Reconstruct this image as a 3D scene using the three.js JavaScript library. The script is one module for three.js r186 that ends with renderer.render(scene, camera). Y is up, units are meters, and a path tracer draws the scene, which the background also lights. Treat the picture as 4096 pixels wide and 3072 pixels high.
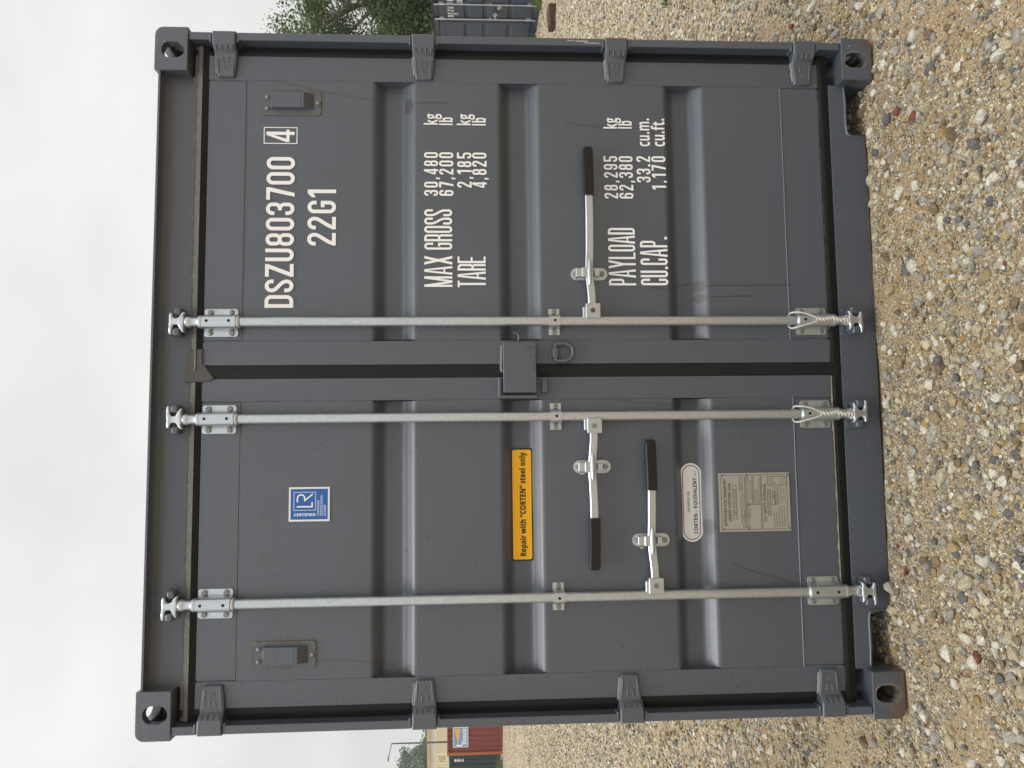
import * as THREE from 'three';
import { RoundedBoxGeometry } from 'three/addons/geometries/RoundedBoxGeometry.js';
import { mergeGeometries, mergeVertices, toCreasedNormals } from 'three/addons/utils/BufferGeometryUtils.js';
import { Brush, Evaluator, SUBTRACTION } from 'three-bvh-csg';
import { createNoise3D } from 'simplex-noise';

// ---------- seeded randomness ----------
function rng(seed) { let a = seed >>> 0; return () => { a = (a + 0x6D2B79F5) | 0; let t = Math.imul(a ^ (a >>> 15), 1 | a); t = (t + Math.imul(t ^ (t >>> 7), 61 | t)) ^ t; return ((t ^ (t >>> 14)) >>> 0) / 4294967296; }; }
const noise3 = createNoise3D(rng(7)), V3 = (x, y, z) => new THREE.Vector3(x, y, z);
const fbm = (x, y, z, o = 4) => { let s = 0, a = 0.5; for (let i = 0; i < o; i++) { s += a * noise3(x, y, z); x *= 2.03; y *= 2.03; z *= 2.03; a *= 0.5; } return s; };
const sstep = (a, b, x) => { const t = Math.min(1, Math.max(0, (x - a) / (b - a))); return t * t * (3 - 2 * t); };

// ---------- camera (phone held on its side: the world's up points to the left of the picture) ----------
const scene = new THREE.Scene();
const CAM = V3(-0.283, 1.4875, 2.6555);
const camera = new THREE.PerspectiveCamera(53.0556, 4 / 3, 0.05, 3000);
{
  const upright = new THREE.Matrix4().makeRotationFromEuler(new THREE.Euler(-0.05328, -0.085374, -0.006856, 'YXZ'));
  const X = V3(0, -1, 0).transformDirection(upright), Y = V3(1, 0, 0).transformDirection(upright), Z = V3(0, 0, 1).transformDirection(upright);
  camera.position.copy(CAM);
  camera.quaternion.setFromRotationMatrix(new THREE.Matrix4().makeBasis(X, Y, Z));
}
// ---------- overcast sky ----------
{
  const w = 512, h = 256, d = new Float32Array(w * h * 4);
  for (let j = 0; j < h; j++) for (let i = 0; i < w; i++) {
    const el = ((j + 0.5) / h - 0.5) * Math.PI, az = ((i + 0.5) / w - 0.5) * 2 * Math.PI;
    const y = Math.sin(el), c = Math.cos(el), x = c * Math.cos(az), z = c * Math.sin(az), k = (j * w + i) * 4;
    const up = Math.max(0, y), n = fbm(x * 1.7 + 3, y * 3.4 + 1, z * 1.7, 4), n2 = fbm(x * 5, y * 9, z * 5 + 4, 3);
    let L = 0.775 + 0.03 * sstep(0, 0.5, up) + 0.66 * sstep(0.45, 1, up);
    L *= 1 + 0.15 * n + 0.05 * n2;
    const b = 0.055 * sstep(0.35, 0.9, up);
    d[k] = L * (1 - b * 0.5); d[k + 1] = L * 1.0; d[k + 2] = L * (0.985 + b); d[k + 3] = 1;
  }
  const t = new THREE.DataTexture(d, w, h, THREE.RGBAFormat, THREE.FloatType);
  t.mapping = THREE.EquirectangularReflectionMapping; t.magFilter = t.minFilter = THREE.LinearFilter; t.needsUpdate = true;
  scene.background = t; scene.environment = t;
}
const sun = new THREE.DirectionalLight(0xfffaf3, 1.5);
sun.position.set(-2.5, 16, 5); sun.target.position.set(0, 0, 0); sun.castShadow = true; sun.shadow.radius = 40;
sun.shadow.mapSize.set(2048, 2048);
Object.assign(sun.shadow.camera, { left: -12, right: 12, top: 12, bottom: -12, near: 1, far: 60 });
scene.add(sun, sun.target);
const renderer = new THREE.WebGLRenderer({ antialias: true });
renderer.setSize(1024, 768);
renderer.toneMapping = THREE.LinearToneMapping;
renderer.toneMappingExposure = 1.08;
renderer.shadowMap.enabled = true;
scene.fog = new THREE.FogExp2(0xe6e9e8, 0.0009);

// ---------- naming helpers ----------
const taken = new Map();
function numbered(name) { const n = taken.get(name) ?? 0; taken.set(name, n + 1); return n ? `${name}_${String(n).padStart(3, '0')}` : name; }
function sh(o) { o.castShadow = o.receiveShadow = true; return o; }
function thing(name, label, category, pos = [0, 0, 0], group, kind) {
  const o = new THREE.Group(); o.name = numbered(name); o.position.set(...pos); scene.add(o);
  o.userData = { label, category }; if (group) o.userData.group = group; if (kind) o.userData.kind = kind;
  return o;
}
function flat(gs) { return gs.map(g => { const c = g.index ? g.toNonIndexed() : g; for (const k of Object.keys(c.attributes)) if (!['position', 'normal', 'uv'].includes(k)) c.deleteAttribute(k); if (!c.attributes.uv) c.setAttribute('uv', new THREE.BufferAttribute(new Float32Array(c.attributes.position.count * 2), 2)); if (!c.attributes.normal) c.computeVertexNormals(); return c; }); }
function part(parent, name, gs, mat, label) {
  const g = Array.isArray(gs) ? (gs.length > 1 ? mergeGeometries(flat(gs)) : gs[0]) : gs;
  const m = sh(new THREE.Mesh(g, mat)); m.name = name; if (label) m.userData.label = label;
  parent.add(m); return m;
}
// ---------- shape helpers ----------
const box = (x0, x1, y0, y1, z0, z1, r = 0) => (r ? new RoundedBoxGeometry(x1 - x0, y1 - y0, z1 - z0, 2, Math.min(r, (x1 - x0) / 2.01, (y1 - y0) / 2.01, (z1 - z0) / 2.01)) : new THREE.BoxGeometry(x1 - x0, y1 - y0, z1 - z0)).translate((x0 + x1) / 2, (y0 + y1) / 2, (z0 + z1) / 2);
const cyl = (r0, r1, h, n = 20) => new THREE.CylinderGeometry(r0, r1, h, n);
function lathe(pts, x, z, n = 28) { const g = new THREE.LatheGeometry(pts.map(p => new THREE.Vector2(p[0], p[1])), n); return g.translate(x, 0, z); }
function tube(pts, r, n = 40, m = 8, closed = false) { return new THREE.TubeGeometry(new THREE.CatmullRomCurve3(pts.map(p => V3(...p)), closed), n, r, m, closed); }
function roundShape(x0, x1, y0, y1, r) {
  const rr = Array.isArray(r) ? r : [r, r, r, r], s = new THREE.Shape();   // bl, br, tr, tl
  s.moveTo(x0 + rr[0], y0); s.lineTo(x1 - rr[1], y0); if (rr[1]) s.absarc(x1 - rr[1], y0 + rr[1], rr[1], -Math.PI / 2, 0);
  s.lineTo(x1, y1 - rr[2]); if (rr[2]) s.absarc(x1 - rr[2], y1 - rr[2], rr[2], 0, Math.PI / 2);
  s.lineTo(x0 + rr[3], y1); if (rr[3]) s.absarc(x0 + rr[3], y1 - rr[3], rr[3], Math.PI / 2, Math.PI);
  s.lineTo(x0, y0 + rr[0]); if (rr[0]) s.absarc(x0 + rr[0], y0 + rr[0], rr[0], Math.PI, Math.PI * 1.5);
  return s;
}
function extrude(s, z0, z1, b = 0, seg = 8) {   // shape in x,y; from z0 to z1
  return new THREE.ExtrudeGeometry(s, { depth: z1 - z0 - 2 * b, bevelEnabled: b > 0, bevelThickness: b, bevelSize: b, bevelOffset: -b, bevelSegments: 2, curveSegments: seg }).translate(0, 0, z0 + b);
}
function profileX(pts, x0, x1, crease = 0.6) {  // closed polygon of [z, y] run along x
  const s = new THREE.Shape(pts.map(p => new THREE.Vector2(-p[0], p[1])));
  const g = new THREE.ExtrudeGeometry(s, { depth: x1 - x0, bevelEnabled: false }).rotateY(Math.PI / 2).translate(x0, 0, 0);
  return toCreasedNormals(mergeVertices(strip(g)), crease);
}
function profileY(pts, y0, y1, crease = 0.6) {  // closed polygon of [x, z] run along y
  const s = new THREE.Shape(pts.map(p => new THREE.Vector2(p[0], -p[1])));
  const g = new THREE.ExtrudeGeometry(s, { depth: y1 - y0, bevelEnabled: false }).rotateX(-Math.PI / 2).translate(0, y0, 0);
  return toCreasedNormals(mergeVertices(strip(g)), crease);
}
function strip(g) { const c = g.clone(); c.deleteAttribute('uv'); c.deleteAttribute('normal'); return c; }
function mirrorX(g) { const c = (g.index ? g.toNonIndexed() : g.clone()); c.scale(-1, 1, 1); const p = c.attributes; for (const k of Object.keys(p)) { const a = p[k], n = a.itemSize; for (let i = 0; i < a.count; i += 3) for (let j = 0; j < n; j++) { const t = a.array[(i + 1) * n + j]; a.array[(i + 1) * n + j] = a.array[(i + 2) * n + j]; a.array[(i + 2) * n + j] = t; } } return c; }
function mirrorY(g, about) { const c = mirrorX(g.clone().rotateZ(Math.PI / 2)).rotateZ(-Math.PI / 2); return c.translate(0, 2 * about, 0); }
// map of the container's front: metres across and up (the container's own axes)
const AW = 2.56, AH = 2.66;
function frontUV(g) {
  const c = g.index ? g : g, p = c.attributes.position, uv = new Float32Array(p.count * 2);
  for (let i = 0; i < p.count; i++) { uv[i * 2] = (p.getX(i) + AW / 2) / AW; uv[i * 2 + 1] = p.getY(i) / AH; }
  c.setAttribute('uv', new THREE.BufferAttribute(uv, 2)); return c;
}
const canvas = (w, h) => { const c = document.createElement('canvas'); c.width = w; c.height = h; return [c, c.getContext('2d')]; };
function ctex(c, srgb = true, rep) { const t = new THREE.CanvasTexture(c); if (srgb) t.colorSpace = THREE.SRGBColorSpace; t.magFilter = THREE.LinearFilter; t.anisotropy = 8; if (rep) { t.wrapS = t.wrapT = THREE.RepeatWrapping; t.repeat.set(...rep); } return t; }
const grey = v => { const n = Math.max(0, Math.min(255, Math.round(v))); return `rgb(${n},${n},${n})`; };

// ---------- materials ----------
const S = 2048, PX = x => (x + AW / 2) / AW * S, PY = y => (1 - y / AH) * S, MX = S / AW, MY = S / AH;
const zd = -0.045;
function paintMaps() {
  const R = rng(11), [c, g] = canvas(S, S), [cr, gr] = canvas(S, S);
  g.fillStyle = 'rgb(69,76,87)'; g.fillRect(0, 0, S, S);
  gr.fillStyle = grey(255 * 0.5); gr.fillRect(0, 0, S, S);
  // mottle of dust film in small flecks, and faint upright wiping marks
  for (let i = 0; i < 9000; i++) { const v = R() < 0.5 ? 58 : 90; g.fillStyle = `rgba(${v},${v + 1},${v + 3},${0.03 + R() * 0.05})`; const w = 1 + R() * 5; g.fillRect(R() * S, R() * S, w, w * (0.6 + R() * 2)); }
  for (let i = 0; i < 2600; i++) { const v = R() < 0.5 ? 62 : 86; g.fillStyle = `rgba(${v},${v},${v},${0.03 + R() * 0.06})`; g.fillRect(R() * S, R() * S, 1, 40 + R() * 190); }
  for (let i = 0; i < 1500; i++) { gr.fillStyle = grey(255 * (0.42 + R() * 0.18)).replace('rgb', 'rgba').replace(')', `,${0.1 + R() * 0.2})`); gr.fillRect(R() * S, R() * S, 4 + R() * 40, 10 + R() * 80); }
  // rain drops, some with a painted glint, and short runs left on the paint
  const drop = (x, y, l, a = 0.55) => { const w = 1.4 + R() * 1.5; for (const [q, col] of [[g, `rgba(36,38,41,${a})`], [gr, 'rgba(70,70,70,0.8)']]) { q.fillStyle = col; q.beginPath(); q.ellipse(PX(x), PY(y), w, Math.max(w, l * MY), (R() - 0.5) * 0.3, 0, 7); q.fill(); } if (R() < 0.4) { g.fillStyle = 'rgba(140,144,150,0.6)'; g.fillRect(PX(x) - 1, PY(y) + l * MY - 1, 2, 2); } };
  for (let i = 0; i < 300; i++) { let x = -1.13 + R() * 1.0, y = 0.4 + Math.pow(R(), 0.7) * 1.95; drop(x, y, 0.002 + R() * 0.006, 0.62); }
  for (let i = 0; i < 90; i++) drop(-0.06 + R() * 1.15, 0.4 + R() * 1.9, 0.002 + R() * 0.006, 0.45);
  for (let i = 0; i < 80; i++) drop(-1.13 + R() * 0.09, 0.3 + R() * 2.0, 0.002 + R() * 0.005, 0.45);
  const run = (pts, w, a0 = 0.5) => { const a = Math.min(0.9, a0 * 1.5); for (const [q, col] of [[g, `rgba(38,40,43,${a})`]]) { q.strokeStyle = col; q.lineWidth = w; q.lineJoin = q.lineCap = 'round'; q.beginPath(); pts.forEach((p, i) => (i ? q.lineTo(PX(p[0]), PY(p[1])) : q.moveTo(PX(p[0]), PY(p[1])))); q.stroke(); } };
  const wet = (x, y, rx, ry, a = 0.85) => { for (const [q, col] of [[g, `rgba(36,38,41,${a})`]]) { q.fillStyle = col; q.beginPath(); for (let k = 0; k < 24; k++) { const t = k / 24 * 6.283, f = 1 + 0.12 * noise3(Math.cos(t) * 2 + x * 9, Math.sin(t) * 2, y * 9); q.lineTo(PX(x + rx * f * Math.cos(t)), PY(y + ry * f * Math.sin(t))); } q.fill(); } };
  run([[1.05, 2.19], [1.03, 2.10], [1.012, 2.04], [0.998, 1.95], [0.985, 1.88], [0.978, 1.83]], 5, 0.34);
  wet(0.965, 1.705, 0.028, 0.018); run([[0.972, 1.69], [0.974, 1.62], [0.972, 1.565]], 5);
  run([[0.905, 1.135], [0.896, 1.08], [0.889, 1.0]], 7, 0.3); run([[0.886, 0.885], [0.872, 0.84], [0.87, 0.79]], 5, 0.3);
  run([[0.292, 0.83], [0.285, 0.76]], 6, 0.32); run([[0.30, 0.74], [0.312, 0.70], [0.318, 0.68]], 5);
  wet(0.302, 0.655, 0.022, 0.02); wet(0.258, 0.655, 0.017, 0.02); run([[0.3, 0.64], [0.302, 0.45], [0.302, 0.33]], 4); run([[0.258, 0.64], [0.262, 0.5], [0.262, 0.46]], 4);
  wet(-0.562, 0.648, 0.027, 0.02); run([[-0.565, 0.63], [-0.568, 0.6]], 6);
  run([[-0.69, 0.57], [-0.72, 0.5], [-0.74, 0.42], [-0.765, 0.35]], 5, 0.4);
  run([[-0.105, 1.02], [-0.12, 0.9], [-0.13, 0.75], [-0.135, 0.7]], 3, 0.4); wet(-0.13, 0.66, 0.02, 0.016, 0.5);
  run([[-0.985, 2.02], [-0.987, 1.9], [-0.995, 1.84], [-1.02, 1.75]], 4, 0.38); wet(-1.03, 1.70, 0.022, 0.02, 0.5);
  for (const [x, l, w] of [[0.072, 0.034, 6], [0.06, 0.022, 5], [0.038, 0.018, 4], [0.022, 0.014, 5], [0.014, 0.014, 3], [-0.002, 0.012, 5], [-0.013, 0.012, 3], [-0.058, 0.013, 5]]) run([[x, 1.262], [x + 0.002, 1.262 + l]], w, 0.33);
  // pale scuffs and chips
  for (const [x, y, w, h] of [[1.19, 1.10, 4, 34], [1.184, 1.07, 3, 44], [1.192, 1.13, 3, 20], [1.186, 0.085, 4, 4], [1.2, 0.155, 12, 10], [0.16, 1.05, 2, 2]]) { g.fillStyle = 'rgba(196,190,178,0.85)'; g.fillRect(PX(x), PY(y), w, h); }
  for (let i = 0; i < 60; i++) { g.fillStyle = 'rgba(190,186,176,0.6)'; const q = 1 + R() * 1.6; g.fillRect(PX(-1.0 + R() * 2), PY(0.03 + R() * 0.1), q, q); }
  for (let i = 0; i < 90; i++) { g.fillStyle = `rgba(150,150,146,${0.15 + R() * 0.3})`; g.fillRect(PX(-0.3 + R() * 0.6), PY(0.03 + R() * 0.07), 1 + R() * 3, 1 + R() * 2); }
  for (let i = 0; i < 420; i++) { g.fillStyle = ['rgba(150,128,98,', 'rgba(120,104,84,', 'rgba(172,156,130,'][i % 3] + (0.2 + R() * 0.45) + ')'; const q = 1 + R() * 2.2; g.fillRect(PX(-0.86 + R() * 1.72), PY(0.014 + Math.pow(R(), 1.8) * 0.06), q, q); }
  // rust and dirt grains on the lower castings, worn metal on the corners
  for (const s of [-1, 1]) {
    const n = s < 0 ? 1500 : 520;
    for (let i = 0; i < n; i++) { const e = Math.pow(R(), 2.2) * (s < 0 ? 0.06 : 0.035), along = R(); const [x, y] = along < 0.6 ? [s * (1.06 + R() * 0.159), e] : [s * (1.219 - e * 0.8), R() * 0.06]; g.fillStyle = ['rgba(92,66,46,', 'rgba(120,92,66,', 'rgba(70,56,46,'][i % 3] + (0.25 + R() * 0.5) + ')'; const q = 1 + R() * 4; g.fillRect(PX(x), PY(y), q, q); }
    for (let i = 0; i < 130; i++) { g.fillStyle = `rgba(168,140,108,${0.2 + R() * 0.4})`; const a = R() * 6.3, rr = 0.034 + R() * 0.008; g.fillRect(PX(s * 1.135 + rr * 0.85 * Math.cos(a)), PY(0.064 + rr * 1.2 * Math.sin(a)), 2, 1 + R() * 5); }
    for (let i = 0; i < 26; i++) { g.fillStyle = `rgba(190,178,160,${0.2 + R() * 0.3})`; g.fillRect(PX(s * (1.08 + R() * 0.12)), PY(0.03 + R() * 0.07), 1, 3 + R() * 10); }
    for (let i = 0; i < 40; i++) { g.fillStyle = `rgba(176,160,140,${0.15 + R() * 0.4})`; g.fillRect(PX(s * (1.14 + R() * 0.075)), PY(2.588 - Math.pow(R(), 2) * 0.035), 1 + R() * 3, 1 + R() * 3); }
  }
  const col = ctex(c), rough = ctex(cr, false); return { col, rough };
}
const PM = paintMaps();
const paint = new THREE.MeshPhysicalMaterial({ map: PM.col, roughnessMap: PM.rough, roughness: 1, metalness: 0, ior: 1.62, clearcoat: 1, clearcoatRoughness: 0.42 });
const paintPlain = new THREE.MeshPhysicalMaterial({ color: 'rgb(69,76,87)', roughness: 0.5, ior: 1.62, clearcoat: 1, clearcoatRoughness: 0.42 });
function galvMap() {
  const R = rng(5), n = 512, [c, g] = canvas(n, n), [cr, gr] = canvas(n, n);
  g.fillStyle = 'rgb(204,211,216)'; g.fillRect(0, 0, n, n); gr.fillStyle = grey(88); gr.fillRect(0, 0, n, n);
  for (let i = 0; i < 5200; i++) { const x = R() * n, y = R() * n, v = 184 + R() * 56, w = 2 + R() * 12, a = R() * 6.3; g.fillStyle = `rgba(${v - 4},${v + 1},${v + 4},${0.10 + R() * 0.17})`; g.beginPath(); g.ellipse(x, y, w, w * (0.3 + R() * 0.5), a, 0, 7); g.fill(); const q = 60 + R() * 75; gr.fillStyle = `rgba(${q | 0},${q | 0},${q | 0},0.3)`; gr.beginPath(); gr.ellipse(x, y, w, w * 0.5, a, 0, 7); gr.fill(); }
  for (let i = 0; i < 60; i++) { g.fillStyle = `rgba(120,118,110,${0.2 + R() * 0.3})`; g.fillRect(R() * n, R() * n, 1 + R() * 6, 1 + R() * 2); }
  return [c, cr];
}
const [gc, gcr] = galvMap();
const galv = new THREE.MeshStandardMaterial({ map: ctex(gc, true, [1, 1]), roughnessMap: ctex(gcr, false, [1, 1]), roughness: 1, metalness: 0.9 });
const galvRod = new THREE.MeshStandardMaterial({ map: ctex(gc, true, [1, 5]), roughnessMap: ctex(gcr, false, [1, 5]), roughness: 1, metalness: 0.9 });
const zincBolt = new THREE.MeshStandardMaterial({ color: 0x8f918f, roughness: 0.5, metalness: 0.8 });
const blackPlastic = new THREE.MeshStandardMaterial({ color: 0x0c0c0d, roughness: 0.6 });
const grip = new THREE.MeshPhysicalMaterial({ color: 0x101113, roughness: 0.34, ior: 1.5 });
function rubberMap(dust, mid) {
  const R = rng(21), n = 512, [c, g] = canvas(n, n);
  g.fillStyle = dust ? 'rgb(108,108,106)' : mid ? 'rgb(84,83,80)' : 'rgb(15,15,16)'; g.fillRect(0, 0, n, n);
  for (let i = 0; i < (dust ? 5200 : 2600); i++) { const v = dust ? 70 + R() * 95 : mid ? 44 + R() * 90 : 6 + R() * 30; g.fillStyle = `rgba(${v},${v - 1},${v - 3},${0.12 + R() * 0.3})`; g.fillRect(R() * n, R() * n, 1 + R() * 14, 1 + R() * 3); }
  for (let i = 0; i < (dust ? 500 : 260); i++) { g.fillStyle = `rgba(196,190,176,${0.2 + R() * 0.5})`; const q = 1 + R() * 1.5; g.fillRect(R() * n, R() * n, q, q); }
  return c;
}
const rc0 = rubberMap(false), rc1 = rubberMap(true);
const rubber = new THREE.MeshPhysicalMaterial({ map: ctex(rc0, true, [4, 4]), roughness: 0.62, ior: 1.45 });
const rubberDustyLit = new THREE.MeshStandardMaterial({ map: ctex(rc1, true, [4, 4]), roughness: 0.75 });  // grey holds real dust plus the light on the upper lip, put into colour
const rcm = rubberMap(false, true), rubberMid = new THREE.MeshStandardMaterial({ map: ctex(rcm, true, [5, 5]), roughness: 0.68 });
const sealantMat = (() => { const R = rng(31), n = 256, [c, g] = canvas(n, n); g.fillStyle = 'rgb(136,131,122)'; g.fillRect(0, 0, n, n); for (let i = 0; i < 1400; i++) { const v = R(); g.fillStyle = v < 0.4 ? 'rgba(92,84,74,0.5)' : 'rgba(186,177,160,0.4)'; g.fillRect(R() * n, R() * n, 1 + R() * 9, 1 + R() * 4); } return new THREE.MeshStandardMaterial({ map: ctex(c, true, [3, 3]), roughness: 0.8 }); })();
const ropeMat = new THREE.MeshStandardMaterial({ color: 0xd6d0c4, roughness: 0.9 });
const white = new THREE.MeshStandardMaterial({ color: 0xe9e8e2, roughness: 0.5 });

// ---------- ground height ----------
function groundY(x, z) {
  const dx = x + 0.1, dz = z - 0.2, r = Math.hypot(dx, dz);
  const far = sstep(1.6, 9, r) * (x > 0 ? -0.0205 * Math.min(x, 40) : -0.0096 * Math.max(x, -40));
  const sillBank = 0.024 * (1 - sstep(0.8, 1.02, Math.abs(x))) * sstep(-0.06, 0.05, z) * (1 - sstep(0.1, 0.6, z));
  const base = -0.008 + 0.014 * (1 - sstep(0.9, 1.25, Math.abs(x)));
  const n = 0.010 * fbm(x * 1.1, 0, z * 1.1, 3) + 0.004 * fbm(x * 6, 5, z * 6, 2);
  const cast = 1 - sstep(0.05, 0.3, Math.hypot(Math.abs(x) - 1.14, z + 0.09));
  const roll = 0.05 * sstep(3, 12, r) * fbm(x * 0.18, 9, z * 0.18, 2);
  const rut = 0.05 * sstep(5.5, 6.5, r) * (1 - sstep(9, 12, r)) * Math.exp(-Math.pow((z + 8.2 + 0.12 * (x - 5)) / 0.22, 2)) * (x > 2 ? 1 : 0);
  return base + sillBank + n * (1 - cast) + cast * -0.004 + far + roll - rut;
}
// ================= THE CONTAINER =================
const HINGE_Y = [2.3526, 1.6504, 0.951, 0.252];
const REC = [[1.8271, 1.7935, 1.7265, 1.6865], [1.378, 1.3445, 1.2765, 1.2395], [0.769, 0.736, 0.668, 0.633]];
const DEPTH = 0.04;
// corner casting, upper right; the others are mirrored
let castGeo = (() => {
  const ev = new Evaluator(); ev.attributes = ['position', 'normal']; ev.useGroups = false;
  const B = g => { const b = new Brush(g.index ? g : g); b.updateMatrixWorld(); return b; };
  const clean = g => { const c = g.toNonIndexed ? (g.index ? g.toNonIndexed() : g) : g; c.deleteAttribute('uv'); return c; };
  let r = B(clean(extrude(roundShape(1.06, 1.219, 2.476, 2.591, [0.002, 0.002, 0.03, 0.004]), -0.178, 0, 0.003)));
  const stad = (w, h, z0, z1) => clean(extrude(roundShape(-w / 2, w / 2, -h / 2, h / 2, Math.min(w, h) / 2 - 0.0005), z0, z1, 0, 10));
  const cav = box(1.088, 1.191, 2.504, 2.563, -0.15, -0.03); cav.deleteAttribute('uv');
  r = ev.evaluate(r, B(clean(cav)), SUBTRACTION);
  r = ev.evaluate(r, B(stad(0.058, 0.08, -0.06, 0.05).translate(1.135, 2.5275, 0)), SUBTRACTION);
  r = ev.evaluate(r, B(stad(0.064, 0.052, -0.06, 0.06).rotateY(Math.PI / 2).translate(1.21, 2.533, -0.09)), SUBTRACTION);
  r = ev.evaluate(r, B(stad(0.064, 0.118, -0.06, 0.06).rotateX(Math.PI / 2).translate(1.139, 2.58, -0.09)), SUBTRACTION);
  const g = r.geometry; g.deleteAttribute('uv'); return g;
})();
function castings(parent, mat) {
  const g1 = castGeo.clone(), g2 = mirrorX(castGeo), lo = g => mirrorY(g, 0).translate(0, 2.591, 0);
  for (const g of [g1, g2, lo(g1), lo(g2)]) part(parent, 'corner_casting', frontUV(g), mat);
}
// hinge blade, right-hand side, about y = 0
const hingeParts = (() => {
  const prof = [[1.207, -0.03, 0.0415], [1.2065, -0.002, 0.0415], [1.203, 0.0015, 0.0415], [1.17, 0.0015, 0.0412], [1.158, -0.001, 0.0405], [1.147, -0.012, 0.0395], [1.137, -0.0245, 0.039], [1.124, -0.0305, 0.038], [1.095, -0.0315, 0.036], [1.066, -0.032, 0.032], [1.058, -0.034, 0.030], [1.0545, -0.039, 0.0285], [1.053, -0.0455, 0.0275]];
  const pos = [], idx = [], N = 8;
  prof.forEach(([x, z, w]) => { const b = Math.max(-0.047, Math.min(z - 0.004, -0.046)), c = 0.005; [[-w, b], [-w, Math.max(b, z - c)], [-w + c * 0.4, Math.max(b, z - c * 0.35)], [-w + c, z], [w - c, z], [w - c * 0.4, Math.max(b, z - c * 0.35)], [w, Math.max(b, z - c)], [w, b]].forEach(q => pos.push(x, q[0], q[1])); });
  for (let i = 0; i < prof.length - 1; i++) for (let j = 0; j < N - 1; j++) { const a = i * N + j, b = a + 1, c = a + N, d = c + 1; idx.push(a, c, b, b, c, d); }
  const g = new THREE.BufferGeometry(); g.setAttribute('position', new THREE.Float32BufferAttribute(pos, 3)); g.setIndex(idx);
  const blade = toCreasedNormals(g, 0.36);
  const ridge = (x0, y0, x1, y1, z, r) => { const l = Math.hypot(x1 - x0, y1 - y0); return new THREE.CapsuleGeometry(r, l, 4, 8).rotateZ(Math.atan2(y1 - y0, x1 - x0) - Math.PI / 2).scale(1, 1, 0.8).translate((x0 + x1) / 2, (y0 + y1) / 2, z); };
  const rid = [];
  for (const s of [-1, 1]) {
    rid.push(ridge(1.07, s * 0.0245, 1.13, s * 0.0285, -0.0315, 0.0026), ridge(1.106, s * 0.008, 1.13, s * 0.011, -0.0308, 0.0024));
    for (const k of [0.0095, 0.0285]) rid.push(new THREE.CapsuleGeometry(0.0028, 0.014, 4, 8).rotateZ(-Math.PI / 2).rotateY(-0.72).translate(1.1505, s * k, -0.0078));
  }
  rid.push(new THREE.TorusGeometry(0.0072, 0.0013, 6, 20).scale(1.35, 0.85, 1).translate(1.087, 0, -0.0316), ridge(1.084, 0, 1.09, 0, -0.0316, 0.0012));
  const lugs = []; for (const s of [-1, 1]) lugs.push(box(1.168, 1.2035, s > 0 ? 0.0435 : -0.052, s > 0 ? 0.052 : -0.0435, -0.045, -0.0035, 0.003));
  return { blade: mergeGeometries(flat([blade, ...rid])), lugs };
})();
function hinges(parent, mat, rich) {
  for (const s of [1, -1]) HINGE_Y.forEach((y, k) => {
    const f = g => frontUV((s > 0 ? g.clone() : mirrorX(g)).translate(0, y, 0));
    const h = part(parent, 'hinge', f(hingeParts.blade), mat);
    if (!rich) return;
    for (const l of hingeParts.lugs) part(h, 'hinge_lug', f(l), mat);
    const R = rng(100 + k * 3 + s), pts = []; for (let i = 0; i <= 9; i++) { const t = i / 9; pts.push([s * (1.066 + t * 0.072), y + 0.0325 + t * 0.0065 + 0.002 * R(), -0.041 + 0.003 * R()]); }
    part(h, 'sealant_bead', tube(pts, 0.0042, 24, 6), sealantMat, 'cracked beige sealant along the upper edge');
  });
}
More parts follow.
